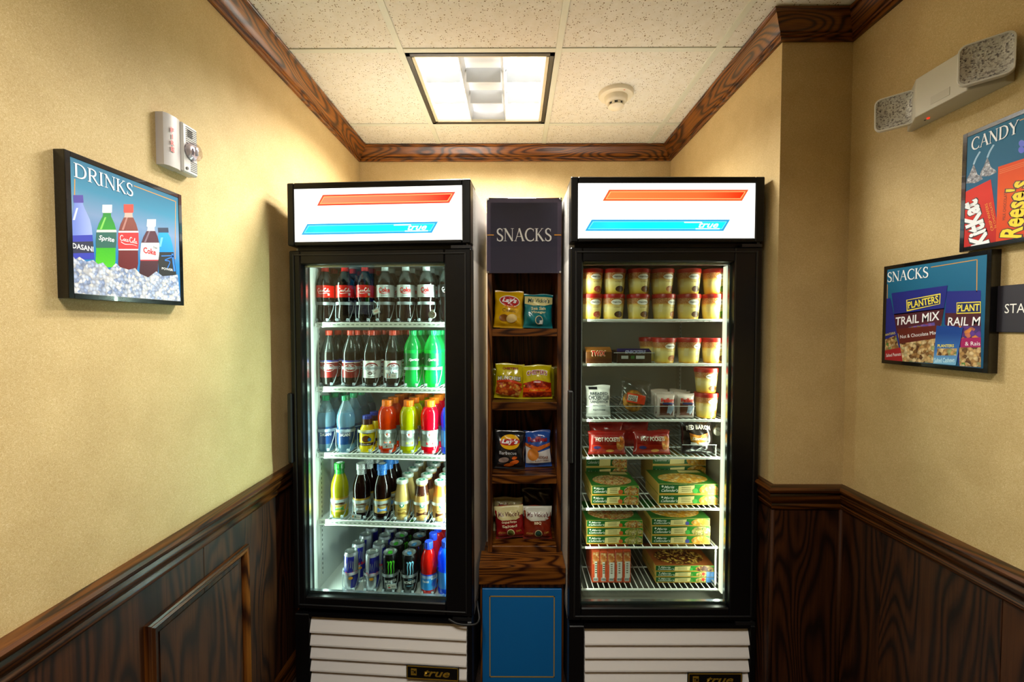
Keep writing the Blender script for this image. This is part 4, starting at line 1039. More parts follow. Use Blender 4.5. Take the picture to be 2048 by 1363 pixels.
# --- emergency light on the right wall
t = thing('emergency_light', 'beige twin-head emergency light high on the wall', 'emergency light', (XR, 1.165, 2.08), -PI / 2)
BEI = P('#C8C2B2', 0.45)
plan = [(-0.132, 0.0), (-0.132, -0.014), (-0.045, -0.072), (0.092, -0.072), (0.130, -0.020), (0.130, 0.0)]   # local x (towards viewer), y out of wall
n = len(plan); z0, z1 = -0.052, 0.052
b = MB(); b._add([(x, y, z0) for x, y in plan] + [(x, y, z1) for x, y in plan], [(i, (i + 1) % n, (i + 1) % n + n, i + n) for i in range(n)] + [tuple(range(n))[::-1], tuple(range(n, 2 * n))])
o = b.build('housing', BEI, t); mod = o.modifiers.new('edge', 'BEVEL'); mod.width = 0.002; mod.segments = 2
MB().lathe([(0.0035, -0.0525), (0.0028, -0.055)], 12, -0.045, -0.035).build('charge_lamp', P('#FF3018', 0.3, emit=1.2), t)
MB().lathe([(0.0022, -0.0522), (0.002, -0.0535)], 10, -0.058, -0.032).build('test_button', P('#2A2624', 0.5), t)
MB().box(0.0, 0.05, -0.0728, -0.0722, -0.040, -0.020).build('name_label', P('#BDB7A8', 0.5), t)
m_, nt, bs = new_mat('faceted_reflector')
v = coords(nt, (1, 1, 1)); vo = N(nt, 'ShaderNodeTexVoronoi'); vo.inputs['Scale'].default_value = 300; L(nt, v, vo.inputs['Vector'])
L(nt, ramp(nt, vo.outputs['Color'], [(0.0, '#5A5458'), (0.28, '#B8B2B6'), (0.5, '#F0EEF0'), (1.0, '#FFFFFF')]), bs.inputs['Base Color'])
bs.inputs['Metallic'].default_value = 0.15; bs.inputs['Roughness'].default_value = 0.25; bump(nt, bs, vo.outputs['Distance'], 0.35, 0.003)
REFL = m_
def head(x, y, z, yaw, pitch, k):
    e = bpy.data.objects.new('lamp_head', None); 
    R_ = 0.046; r = 0.015
    def rr(sc, yy):
        out = []
        for cx, cz, a0 in ((1, 1, 0), (-1, 1, 90), (-1, -1, 180), (1, -1, 270)):
            for i in range(5):
                a = math.radians(a0 + i * 22.5); out.append((sc * (cx * (R_ - r) + r * math.cos(a)), yy, sc * (cz * (R_ - r) + r * math.sin(a))))
        return out
    def shell(rings):
        bb = MB(); vs = [p for r_ in rings for p in r_]; nn = len(rings[0]); fs = []
        for j in range(len(rings) - 1):
            for i in range(nn): fs.append((j * nn + i, j * nn + (i + 1) % nn, (j + 1) * nn + (i + 1) % nn, (j + 1) * nn + i))
        return bb, vs, fs, nn
    bb, vs, fs, nn = shell([rr(1.0, -0.004), rr(1.0, 0.012), rr(0.92, 0.030), rr(0.55, 0.042)])
    fs.append(tuple((3 * nn + i) for i in range(nn)))
    bb._add(vs, fs); hd = bb.build('lamp_head', P('#D4D0C8', 0.4), t, loc=(x, y, z), rot=(pitch, 0, yaw), smooth=35)
    bb, vs, fs, nn = shell([rr(0.92, -0.0045), rr(0.88, -0.0030), rr(0.5, 0.004), rr(0.02, 0.006)])
    bb._add(vs, fs); bb.build('reflector', REFL, hd)
    bb, vs, fs, nn = shell([rr(1.0, -0.004), rr(0.98, -0.0068), rr(0.92, -0.0066), rr(0.915, -0.003)])
    bb._add(vs, fs); bb.build('bezel', P('#E8E6E0', 0.3), hd, smooth=40)
    bb = MB(); bb.face(rr(0.93, -0.0060)); bb.build('lens', glass('lamp_lens', '#F6F6F4', 0.95, 0.06), hd)
    MB().tube([(0, 0.038, 0), (0, 0.062, 0)], 0.012, 12).build('swivel', P('#2C2A28', 0.5), hd)
head(-0.105, -0.074, -0.006, 0.75, 0.12, 0)
head(0.140, -0.080, -0.008, 0.75, 0.12, 1)

# ------------------------------------------------------------------ drinks in the cooler
ORD = ['first', 'second', 'third', 'fourth', 'fifth', 'sixth', 'seventh']
AIR = drink('empty_neck', '#5A625E', 0.3, 0.72, 0.05)
ALU = P('#C4C8C8', 0.28, 0.9)
def bottle(name, label, prof, level, liquid, air, cap, lab=None, deco=None, n=20, cap_rib=0.05, cat='bottle', group=None):
    t = thing(name, label, cat, (0, 0, 0), 0, group)
    level = min(level, prof[-1][1]); b = MB(); lo = [p for p in prof if p[1] <= level]; hi = [p for p in prof if p[1] >= level]
    def rad(z):
        for (r0, z0), (r1, z1) in zip(prof[:-1], prof[1:]):
            if z0 <= z <= z1: return r0 + (r1 - r0) * (z - z0) / (z1 - z0 + 1e-9)
        return prof[-1][0]
    if lo and lo[-1][1] < level: lo.append((rad(level), level))
    if hi and hi[0][1] > level: hi.insert(0, (rad(level), level))
    b.use(0).lathe(lo, n, bot=True, top=True)
    if len(hi) > 1: b.use(1).lathe(hi, n, bot=False, top=False)
    b.build('body', [liquid, air], t, smooth=50)
    if cap:
        m, r, z0, z1 = cap
        MB().lathe([(r, z0), (r, z1 - 0.002), (r * 0.93, z1)], 28, rib=cap_rib).build('cap', m, t)
        MB().lathe([(r * 1.02, z0 - 0.004), (r * 1.02, z0 - 0.001)], 20).build('cap_ring', m, t, smooth=50)
    if lab:
        z0, z1, R, bands = lab
        bb = MB(); mats = []
        for i, (a, c, m) in enumerate(bands):
            mats.append(m); bb.use(i).lathe([(R, a), (R, c)], 24, bot=False, top=False)
        lo_ = bb.build('label', mats, t, smooth=True)
        if deco: deco(lo_, R)
    elif deco: deco(t, None)
    return remember(t)
def lane(name_, x, y0, z, R, h, label):
    """clear organiser lane: front hoop on two legs, side rails and a flat track"""
    t = thing('bottle_organizer', label, 'organizer', co(x, y0, z), CO_A, 'clear organizer lanes in the drinks cooler')
    MB().lathe([(R, h - 0.006), (R, h + 0.006)], 14, a0=-PI * 0.55, a1=PI * 0.55).build('hoop', FROST, t, smooth=True)
    for s in (-1, 1):
        b = MB(); a = s * 0.75
        pts = [(R * math.sin(a * k), -R * math.cos(a * k), zz) for k, zz in ((1.9, h), (1.75, h * 0.72), (1.3, h * 0.35), (0.95, 0.010))]
        b.tube(pts, 0.0018, 5); b.build('leg', FROST, t, smooth=True)
        b = MB(); b.tube([(R * math.sin(s * u), -R * math.cos(s * u), 0.014) for u in (0.5, 0.62, 0.74)], 0.006, 8); b.build('foot', FROST, t, smooth=True)
    MB().box(-R * 0.5, R * 0.5, -R * 0.9, 0.42, 0.0004, 0.0022).build('track', FROST, t)
    return t

cola = [(.022, 0), (.030, .003), (.0335, .014), (.034, .03), (.0325, .05), (.0298, .070), (.031, .084), (.0345, .098), (.036, .108), (.036, .160), (.0345, .172), (.029, .190), (.021, .207), (.0155, .218), (.0128, .222), (.0128, .228)]
straight = [(.022, 0), (.031, .004), (.035, .015), (.0355, .03), (.0358, .04), (.0358, .116), (.036, .135), (.0345, .150), (.029, .172), (.021, .196), (.0155, .212), (.0128, .219), (.0128, .228)]
COLA = drink('cola', '#140B0C', 0.1, 0.0)
PEPPER = drink('dark_soda', '#1A1412', 0.12, 0.0)
SPRITE = drink('lime_soda_fill', '#1CE070', 0.62, 0.0); SPR_AIR = drink('green_neck', '#28D070', 0.6, 0.35)
LRED, LSIL, LWHT = P('#D8180E', 0.3), P('#D2D6DA', 0.25), P('#F2F2F4', 0.3)
TXR, TXW, TXK = P('#D01414', 0.4), P('#FFFFFF', 0.4), P('#16161A', 0.4)
DCAP = P('#DCE2E6', 0.35)
def deco_cola(o, R):
    script_words(TXW, o, 0.140, 0.050, 0.016, R=R)
    wrapped(o, 'facts_patch', rect(0.016, 0.024, 0.116, 0.126), P('#E8E4E0', 0.4), R)
def deco_diet(o, R):
    words('Coke', TXR, o, 0, 0.139, 0.046, 0.020, R=R, bold=0.03)
    words('Diet', P('#50545C', 0.4), o, 0, 0.153, 0.014, 0.006, R=R, turn=0.25, shear=0.3)
    b = MB(); b.stroke([(-0.020, 0.129), (-0.006, 0.124), (0.008, 0.1255), (0.024, 0.127)], 0.004, 0.001)
    b.v = [((R + .0006) * math.sin(p[0] / R), -(R + .0006) * math.cos(p[0] / R), p[2]) for p in b.v]; b.build('swash', TXR, o)
    words('BEVERAGE', TXK, o, 0, 0.115, 0.026, 0.004, R=R)
def deco_zero(o, R):
    script_words(TXW, o, 0.142, 0.048, 0.015, R=R); words('zero', TXR, o, 0, 0.122, 0.028, 0.010, R=R, bold=0.02)
lab = lambda m: (.108, .160, .0364, [(.108, .160, m)])
B = {}
B['cola'] = bottle('cola_bottle', 'x', cola, .172, COLA, drink('cola_neck', '#1E2224', 0.2, 0.45), (P('#D2201A', 0.4), .0148, .226, .243), lab(LRED), deco_cola)
B['diet'] = bottle('diet_cola_bottle', 'x', cola, .172, COLA, AIR, (DCAP, .0148, .226, .243), lab(LSIL), deco_diet)
B['zero'] = bottle('zero_cola_bottle', 'x', cola, .172, COLA, AIR, (P('#141416', 0.4), .0148, .226, .243), lab(P('#141416', 0.3)), deco_zero)
CAPR = P('#D8402A', 0.4)
MRN = P('#7C1A1A', 0.3)
def deco_pep(o, R):
    wrapped(o, 'logo_oval', ell(0, .082, .026, .016), P('#E4DCDC', 0.3), R); wrapped(o, 'logo_oval_fill', ell(0, .082, .0235, .0138), P('#8C1414', 0.3), R, .0008)
    words('Dr', TXW, o, 0, .0905, .012, .009, R=R + .0006, shear=.2, bold=.03); words('Pepper', TXW, o, 0, .0795, .040, .011, R=R + .0006, shear=.2, bold=.03)
def deco_dpep(o, R):
    wrapped(o, 'logo_oval', ell(0, .086, .027, .020), P('#8C1418', 0.3), R); wrapped(o, 'logo_oval_fill', ell(0, .0835, .0245, .0165), P('#D8D4DC', 0.3), R, .0008)
    words('Dr', P('#5A1014', 0.3), o, 0, .094, .014, .009, R=R + .0006, shear=.2, bold=.03); words('Pepper', P('#4A1620', 0.3), o, 0, .0815, .040, .012, R=R + .0006, shear=.2, bold=.03)
    wrapped(o, 'diet_badge', ell(-.006, .060, .010, .0065), P('#5A4A50', 0.3), R); words('DIET', TXW, o, 0, .060, .012, .0045, R=R + .0004, turn=-.17)
    words('20', P('#3A3038', 0.3), o, 0, .060, .010, .008, R=R, turn=.32); words('BEVERAGE', TXK, o, 0, .046, .026, .0035, R=R)
def deco_lime(o, R):
    words('Sprite', TXW, o, 0, .118, .044, .014, R=R, shear=.4, bold=.03)
plab = lambda a, c, bands: (a, c, .0362, bands)
B['pep'] = bottle('pepper_soda_bottle', 'x', straight, .150, PEPPER, AIR, (CAPR, .0148, .226, .243), plab(.040, .114, [(.040, .104, MRN), (.104, .107, TXW), (.107, .114, P('#4A4A9C', .3))]), deco_pep)
B['dpep'] = bottle('diet_pepper_soda_bottle', 'x', straight, .150, PEPPER, AIR, (CAPR, .0148, .226, .243), plab(.040, .114, [(.040, .114, LWHT)]), deco_dpep)
B['lime'] = bottle('lime_soda_bottle', 'x', cola, .160, SPRITE, SPR_AIR, (P('#0EA85C', .4), .0148, .226, .243), (.094, .146, .0364, [(.094, .146, P('#0A7A3C', .3))]), deco_lime)
water = [(.022, 0), (.030, .004), (.034, .014), (.0335, .03), (.034, .040), (.034, .108), (.036, .118), (.0365, .140), (.034, .160), (.026, .185), (.018, .205), (.014, .215), (.013, .228)]
def deco_water(o, R): words('DASANI', TXW, o, 0, .078, .044, .014, R=R, bold=.01); words('PURIFIED WATER', TXW, o, 0, .100, .032, .004, R=R)
B['water'] = bottle('water_bottle', 'x', water, .172, drink('water_fill', '#8CB4CC', .45, .45), drink('water_neck', '#B4D0DC', .4, .7), (P('#0E8A58', .4), .0150, .226, .243), (.036, .110, .0345, [(.036, .094, P('#123C74', .3)), (.094, .098, P('#7CB4D8', .3)), (.098, .110, P('#14406E', .3))]), deco_water)
nesq = [(.024, 0), (.031, .004), (.032, .02), (.0315, .075), (.028, .098), (.021, .112), (.019, .116)]
YELB = P('#F2D414', .25)
def deco_nesq(o, _):
    R = .0322
    words('Nesquik', P('#2838A0', .3), o, 0, .083, .040, .011, R=R, shear=.2, bold=.03)
    wrapped(o, 'cocoa_swirl', ell(-.002, .058, .017, .014), P('#6A3A14', .3), R); wrapped(o, 'milk_badge', ell(.012, .055, .007, .007), P('#3C7CC8', .3), R, .0009)
    MB().lathe([(R + .0003, .030), (R + .0003, .042)], 24, bot=False, top=False).build('brown_band', P('#4A2412', .3), o, smooth=True)
    words('Chocolate', TXW, o, 0, .036, .032, .006, R=R + .0005)
    MB().lathe([(.0205, .110), (.0205, .136)], 20).build('cap_sleeve', P('#4A2014', .35), o, smooth=50)
B['nesq'] = bottle('chocolate_milk_bottle', 'x', nesq, .2, YELB, YELB, (P('#2A3CA8', .4), .0195, .136, .150), None, deco_nesq)
gat = [(.026, 0), (.034, .004), (.037, .014), (.0365, .024), (.036, .030), (.036, .100), (.034, .106), (.0372, .112), (.0352, .118), (.0372, .126), (.0375, .150), (.034, .170), (.026, .186), (.0185, .192), (.0185, .196)]
def gat_deco(pillcol):
    def f(o, R):
        words('G', TXW, o, 0, .082, .022, .030, R=R, bold=.05)
        wrapped(o, 'bolt', [(-.003, .070), (.004, .084), (.0005, .083), (.002, .093), (-.005, .079), (-.001, .080)], P('#E84818', .3), R, .0011)
        wrapped(o, 'flavor_pill', rect(-.014, .014, .040, .050), pillcol, R)
        words('THIRST', TXW, o, 0, .045, .022, .005, R=R + .0006)
    return f
def gatorade(col, pill): return bottle('sports_drink_bottle', 'x', gat, .30, drink('sports_' + col, col, .62, 0.0), AIR, (P('#F87808', .4), .0215, .194, .215), (.032, .098, .0364, [(.032, .056, P('#A8ACA4', .3)), (.056, .066, P('#8A8E88', .3)), (.066, .098, P('#8E948E', .3))]), gat_deco(pill), cap_rib=.03)
B['orange'] = gatorade('#F24A08', P('#E86018', .3)); B['yellow'] = gatorade('#E0E010', P('#B8C020', .3)); B['red'] = gatorade('#F8102C', P('#E02030', .3))
B['bluesport'] = bottle('sports_drink_bottle', 'x', gat, .30, drink('sports_blue', '#1060E8', .55, 0.0), AIR, (P('#1A3AB0', .4), .0215, .194, .215), (.032, .098, .0364, [(.032, .098, P('#3C8CE8', .3))]), None)
tea = [(.024, 0), (.032, .004), (.0345, .014), (.034, .022), (.034, .088), (.035, .094), (.0355, .120), (.033, .142), (.026, .165), (.019, .182), (.017, .196), (.0175, .205)]
def tea_deco(pill):
    def f(o, R):
        words('PURE LEAF', TXW, o, 0, .075, .036, .006, R=R)
        wrapped(o, 'tea_hills', [(-.02, .058), (.02, .058), (.024, .066), (.008, .070), (-.01, .064), (-.022, .067)], P('#5C3818', .3), R)
        wrapped(o, 'flavor_patch', rect(-.022, .022, .034, .054), pill, R); words('SWEET', TXW, o, 0, .047, .026, .005, R=R + .0006)
        wrapped(o, 'tea_cup', ell(.026, .046, .008, .010), P('#C8901C', .3), R, .0007)
    return f
def teab(liq, foil, pill, pale): return bottle('tea_bottle', 'x', tea, .30, drink('tea_' + liq, liq, .4, .12), AIR, (foil, .0208, .204, .226), (.030, .088, .0347, [(.030, .058, pale), (.058, .080, P('#9C9C8C', .3)), (.080, .088, P('#B89030', .3))]),
                                        lambda o, R: (tea_deco(pill)(o, R), MB().lathe([(.0200, .176), (.0185, .186), (.0185, .203)], 20, bot=False).build('neck_foil', foil, o.parent, smooth=50), MB().lathe([(.013, .2262), (.013, .2268)], 16).build('cap_disc', P('#E0E4E0', .4), o.parent)), cap_rib=.015)
def foil(name, a, c):
    return speckle(name, [(0.0, a), (0.45, a), (0.55, c), (1.0, c)], 330, .3)
B['gtea'] = teab('#A8A01C', foil('green_foil', '#1E8A2C', '#3CB44C'), P('#4CA83C', .3), P('#C8A848', .3))
B['btea'] = teab('#1C0A08', foil('silver_foil', '#B8BCC0', '#E0E4E8'), P('#8C8C90', .3), P('#7A7468', .3))
B['ltea'] = teab('#1E0C08', foil('blue_foil', '#2C78E0', '#4C98F4'), P('#5C98E0', .3), P('#B0904C', .3))
frap = [(.024, 0), (.030, .004), (.0318, .012), (.0318, .085), (.029, .105), (.0235, .128), (.0215, .142), (.0215, .150)]
SGREEN = P('#1C7C54', .4)
def frap_deco(body, neck, panel):
    def f(o, _):
        R = .0320
        MB().lathe([(R, .020), (R, .078)], 24, bot=False, top=False).build('label', panel, o, smooth=True)
        wrapped(o, 'round_logo', ell(0, .066, .0105, .0105), TXW, R, .0006); wrapped(o, 'logo_ring', ell(0, .066, .0095, .0095), SGREEN, R, .0009); wrapped(o, 'logo_centre', ell(0, .066, .0045, .0055, 12), TXW, R, .0012)
        wrapped(o, 'script_line', [(-.018, .046), (.016, .049), (.018, .0465), (-.016, .0435)], P('#5A3418', .3), R, .0006)
        wrapped(o, 'coffee_patch', [(-.026, .020), (.026, .020), (.026, .034), (.010, .040), (-.010, .035), (-.026, .038)], P('#4A2412', .3) if neck else P('#8A6A2C', .3), R, .0006)
        if neck: MB().lathe([(.0295, .103), (.0240, .128), (.0220, .142)], 24, bot=False, top=False).build('neck_sleeve', neck, o, smooth=True)
        MB().lathe([(.0238, .148), (.0245, .150), (.0245, .160), (.0225, .1625)], 28).build('lid', P('#D8DCD4', .35, .3), o, smooth=40)
        MB().lathe([(.0195, .1626), (.0195, .1630)], 24).build('lid_disc', P('#E4E8D8', .4), o); MB().lathe([(.0135, .1631), (.0135, .1635)], 20).build('lid_logo', P('#2C8C6C', .4), o); MB().lathe([(.0050, .1636), (.0050, .1639)], 12).build('lid_logo_centre', P('#E4F0E4', .4), o)
    return f
B['fvan'] = bottle('coffee_drink_bottle', 'x', frap, .3, P('#C8A868', .2), AIR, None, None, frap_deco(0, None, P('#C0A050', .3)))
B['fmoc'] = bottle('coffee_drink_bottle', 'x', frap, .3, P('#D4A45C', .2), AIR, None, None, frap_deco(0, P('#3E1A10', .3), P('#C89858', .3)))
B['fcar'] = bottle('coffee_drink_bottle', 'x', frap, .3, P('#DCA860', .2), AIR, None, None, frap_deco(0, P('#E8842A', .3), P('#E8B060', .3)))
def can(R, H, bands, deco, tab):
    t = thing('energy_drink_can', 'x', 'can')
    MB().lathe([(R * .80, 0), (R * .84, .003), (R * .98, .010), (R, .014), (R, H - .016), (R * .97, H - .011), (R * .87, H - .004), (R * .87, H - .002)], 26, top=False).build('body', bands, t, smooth=50)
    MB().lathe([(R * .87, H - .003), (R * .89, H), (R * .84, H), (R * .82, H - .006), (R * .3, H - .006), (.0005, H - .006)], 26, bot=False, top=False).build('lid', ALU, t, smooth=40)
    b = MB(); b.prism([(x, z) for x, z in ell(0, 0, R * .30, R * .48, 14)], 0, .0012); b.build('pull_tab', tab, t, loc=(0, -R * .12, H - .004), rot=(PI / 2, 0, 0))
    deco(t, R); return remember(t)
def slash_deco(flip):
    def f(t, R):
        blue, silver = P('#22248C', .28), P('#B8BCC4', .25, .5)
        m = MB(); 
        for q in ((-1.5, .30, .072, .130), (1.5, 3.0, .02, .125)) if not flip else ((-.45, 1.3, .072, .130), (1.9, 3.4, .02, .125)):
            a0, a1, z0, z1 = q
            for k in range(6):
                u0, u1 = a0 + (a1 - a0) * k / 6, a0 + (a1 - a0) * (k + 1) / 6; rr_ = R + .0005
                m.face([(rr_ * math.sin(u), -rr_ * math.cos(u), z) for u, z in ((u0, z0), (u1, z0), (u1 + .18, z1 + .012), (u0 + .18, z1 + .012))])
        m.build('blue_panel', blue, t, smooth=True)
        m = MB()
        for q in ((.1, 1.5, .014, .068),) if not flip else ((.8, 1.9, .014, .068),):
            a0, a1, z0, z1 = q
            for k in range(6):
                u0, u1 = a0 + (a1 - a0) * k / 6, a0 + (a1 - a0) * (k + 1) / 6; rr_ = R + .0005
                m.face([(rr_ * math.sin(u), -rr_ * math.cos(u), z) for u, z in ((u0 - .2, z0), (u1 - .2, z0), (u1, z1), (u0, z1))])
        m.build('blue_panel', blue, t, smooth=True)
        words('Red Bull', P('#D81830', .3), t, 0, .074, .048, .013, R=R + .0004, bold=.03)
        wrapped(t, 'sun_mark', ell(-.002, .055, .009, .006), P('#E8A030', .3), R, .0009)
    return f
def claw_deco(col, badge):
    def f(t, R):
        for k in (-1, 0, 1):
            b = MB(); x = k * .0105
            b.stroke([(x - .003, .132), (x + .003, .128), (x + .001, .112), (x + .002, .092), (x - .001, .072 + .006 * abs(k))], .0075, .0012, sm=4)
            b.v = [((R + .0006) * math.sin(p[0] / R), -(R + .0006) * math.cos(p[0] / R), p[2]) for p in b.v]; b.build('claw_mark', col, t)
        words('MONSTER', P('#D8DCDC', .35), t, 0, .050, .050, .012, R=R, bold=.03)
        words('ENERGY', col, t, 0, .036, .028, .005, R=R)
        words('CARB', col, t, 0, .061, .016, .004, R=R) if badge else None
    return f
RB = P('#B4B8C0', .25, .5); MK = P('#0A0B0C', .25)
B['rb1'] = can(.0275, .157, RB, slash_deco(False), ALU); B['rb2'] = can(.0275, .157, RB, slash_deco(True), ALU)
B['mg'] = can(.0310, .160, MK, claw_deco(P('#48C020', .35), 0), P('#3CB020', .3, .4)); B['mb'] = can(.0310, .160, MK, claw_deco(P('#7CC0E0', .35), 1), P('#4C90C8', .3, .4))
kool = [(.022, 0), (.030, .004), (.033, .014), (.0325, .022), (.0325, .085), (.031, .092), (.0335, .100), (.0335, .125), (.029, .150), (.020, .172), (.015, .182), (.015, .187)]
def kool_deco(o, R):
    words('Kool', TXW, o, 0, .072, .028, .018, R=R, turn=.55, shear=.2, bold=.04); words('Kool-Aid', TXW, o, 0, .058, .026, .010, R=R, turn=-.55, bold=.03)
    wrapped(o, 'splash_patch', ell(.022, .046, .016, .014), P('#1C58C8', .3), R)
B['kool'] = bottle('fruit_drink_bottle', 'x', kool, .3, drink('fruit_red', '#F01E14', .5, 0.0), AIR, (P('#2A4CE0', .4), .0170, .184, .208), (.022, .086, .0329, [(.022, .078, P('#2E90E0', .3)), (.078, .086, P('#2840B8', .3))]), kool_deco)

# planogram: shelf, pixel of the column's front item, kind, rows, words for the label, pitch between rows
front = .140
PLAN = [
    ('top', CO_Z[0], .076, [(651, 'cola', 4, 'red-label cola bottle'), (691, 'cola', 4, 'red-label cola bottle'), (731, 'cola', 4, 'red-label cola bottle'), (771, 'diet', 4, 'silver-label diet cola bottle'), (812, 'diet', 4, 'silver-label diet cola bottle'), (853, 'diet', 4, 'silver-label diet cola bottle'), (893, 'zero', 2, 'black-label cola bottle')]),
    ('second', CO_Z[1], .076, [(659, 'pep', 4, 'maroon-label dark soda bottle'), (703, 'pep', 4, 'maroon-label dark soda bottle'), (744, 'dpep', 4, 'white-label dark soda bottle'), (786, 'dpep', 4, 'white-label dark soda bottle'), (826, 'lime', 4, 'green lime soda bottle'), (866, 'lime', 4, 'green lime soda bottle')]),
    ('third', CO_Z[2], .076, [(653, 'water', 4, 'green-capped water bottle'), (692, 'water', 4, 'green-capped water bottle'), (735, 'nesq', 2, 'yellow chocolate milk bottle'), (775, 'orange', 5, 'orange sports drink bottle'), (818, 'yellow', 5, 'yellow sports drink bottle'), (860, 'red', 5, 'red sports drink bottle'), (900, 'bluesport', 3, 'blue sports drink bottle')]),
    ('fourth', CO_Z[3], .074, [(680, 'gtea', 1, 'green-foil tea bottle'), (724, 'btea', 3, 'silver-foil tea bottle'), (765, 'ltea', 3, 'blue-foil tea bottle'), (805, 'fvan', 5, 'tan coffee drink bottle'), (844, 'fmoc', 5, 'brown-necked coffee drink bottle'), (881, 'fcar', 5, 'orange-necked coffee drink bottle')]),
    ('bottom', .372, .072, [(703, 'rb1', 6, 'blue and silver energy drink can'), (745, 'rb2', 6, 'blue and silver energy drink can'), (781, 'mg', 6, 'black can with green claw marks'), (819, 'mb', 6, 'black can with pale blue claw marks'), (858, 'kool', 4, 'red fruit drink bottle with blue cap'), (894, 'bluesport', 3, 'blue sports drink bottle')])]
for k in ('cola', 'diet', 'zero', 'pep', 'dpep', 'lime', 'water'): B[k].scale = (1, 1, .945)
used = set()
for shelf, z, pitch, cols_ in PLAN:
    seen = {}
    kinds = [c[1][:2] if c[1].startswith('rb') else c[1] for c in cols_]
    for ci, (px, k, rows, desc) in enumerate(cols_):
        key = kinds[ci]; seen[key] = seen.get(key, 0) + 1; several = kinds.count(key) > 1
        py = {'top': 600, 'second': 720, 'third': 860, 'fourth': 1000, 'bottom': 1150}[shelf]
        y0 = front if shelf != 'bottom' else .118
        x = cox(px, y0, py)
        Rl = {'top': .0385, 'second': .0385, 'third': .0395, 'fourth': .0375, 'bottom': .035}[shelf]
        if ci < 6 and x < .262 and not (shelf == 'bottom' and ci > 4):
            lane('', x, y0, z, Rl, {'bottom': .078, 'third': .092, 'fourth': .078}.get(shelf, .080),
                 'clear organizer lane around the %s, %s shelf%s' % (desc.replace(' bottle',''), shelf, ', its %s column' % ORD[seen[key] - 1] if several else ''))
        for r in range(rows):
            where = 'in the front row' if r == 0 else '%s from the front' % ORD[r]
            lb = '%s %s, %s shelf of the cooler' % (desc, where, shelf)
            if several: lb = '%s %s, %s shelf, %s column of these' % (desc, where, shelf, ORD[seen[key] - 1])
            rz = .24 + random.uniform(-.10, .10) if r == 0 else random.uniform(-1.2, 1.2)
            jx = random.uniform(-.0012, .0012) if r else 0
            pos = co(x + jx, y0 + r * pitch, z + .0024)
            gr = 'drinks on the %s shelf of the cooler' % shelf
            if k not in used:
                used.add(k); o = B[k]; o.location = pos; o.rotation_euler = (0, 0, rz); o['label'] = lb; o['group'] = gr
            else: dup(B[k], pos, rz, lb, gr)

# price tags on flexible stems and the dial thermometer
PAPER = P('#F0F2F0', .5)
def price_tag(px, py, y, w, h, rot, txt, label, marks, stem):
    x, z = px_local(CO_C, CO_A, px, py, y)
    t = thing('price_tag', label, 'price tag', co(x, y, z), CO_A, 'price tags in the drinks cooler')
    c, s_ = math.cos(rot), math.sin(rot); T2 = lambda q: [(p[0] * c - p[1] * s_, p[0] * s_ + p[1] * c) for p in q]
    MB().prism(T2(rect(-w / 2 - .003, w / 2 + .003, -h / 2 - .003, h / 2 + .003)), 0, .0012).build('sleeve', FROST, t)
    MB().prism(T2(rect(-w / 2, w / 2, -h / 2, h / 2)), -.0006, 0).build('card', PAPER, t)
    for i, (fx, fz, a, b_, col) in enumerate(marks): print_(t, 'printed_mark', T2(ell(fx * w, fz * h, a * w, b_ * h, 12)), P(col, .4), -.0009)
    if txt:
        q = T2([(w * .24, -h * .05)])[0]; words(txt, P('#20242C', .5), t, q[0], q[1], w * .42, h * .34, y=-.0010, rot=rot)
    MB().tube(smooth(stem, 5), .0022, 6).build('stem', FROST, t, smooth=True)
price_tag(752, 622, .090, .024, .016, .35, '', 'small tilted white tag hanging before the silver-label bottles, top shelf', [(0, 0, .35, .2, '#E8B8B0')], [(0, .001, .008), (.006, .001, .018), (.006, .001, .028), (-.004, .001, .036), (-.010, .001, .040)])
price_tag(783, 751, .088, .038, .017, 0.0, '$2.00', 'white $2.00 price tag with red round logos, second shelf', [(-.42, .3, .05, .14, '#C83028'), (-.42, -.05, .05, .14, '#C83028'), (-.42, -.36, .05, .12, '#D05048'), (-.2, .2, .1, .14, '#3C70B0'), (-.2, -.28, .08, .14, '#A83038')], [(0, .001, .008), (0, .002, .02), (.004, .004, .03)])
price_tag(776, 891, .088, .038, .015, .04, '$2.00', 'white $2.00 price tag before the orange sports drink, third shelf', [(-.28, .3, .18, .1, '#2C84C0'), (-.12, -.1, .06, .3, '#C03020'), (-.2, -.25, .08, .14, '#40A060')], [(0, .001, .008), (0, .003, .02)])
price_tag(712, 1033, .088, .036, .016, -.14, '$2.00', 'tilted $2.00 price tag before the silver-foil tea bottle, fourth shelf', [(-.34, 0, .09, .3, '#E0A050'), (-.08, 0, .08, .3, '#2C8C78')], [(0, .001, .008), (-.003, .002, .02), (.004, .003, .03), (-.008, .003, .034)])
price_tag(783, 1172, .078, .036, .017, .12, '$4.00', 'white $4.00 price tag before the claw-mark cans, bottom shelf', [(-.3, .22, .12, .14, '#3C9C3C'), (-.26, -.22, .14, .16, '#D83828')], [(0, .001, .008), (0, .003, .018)])
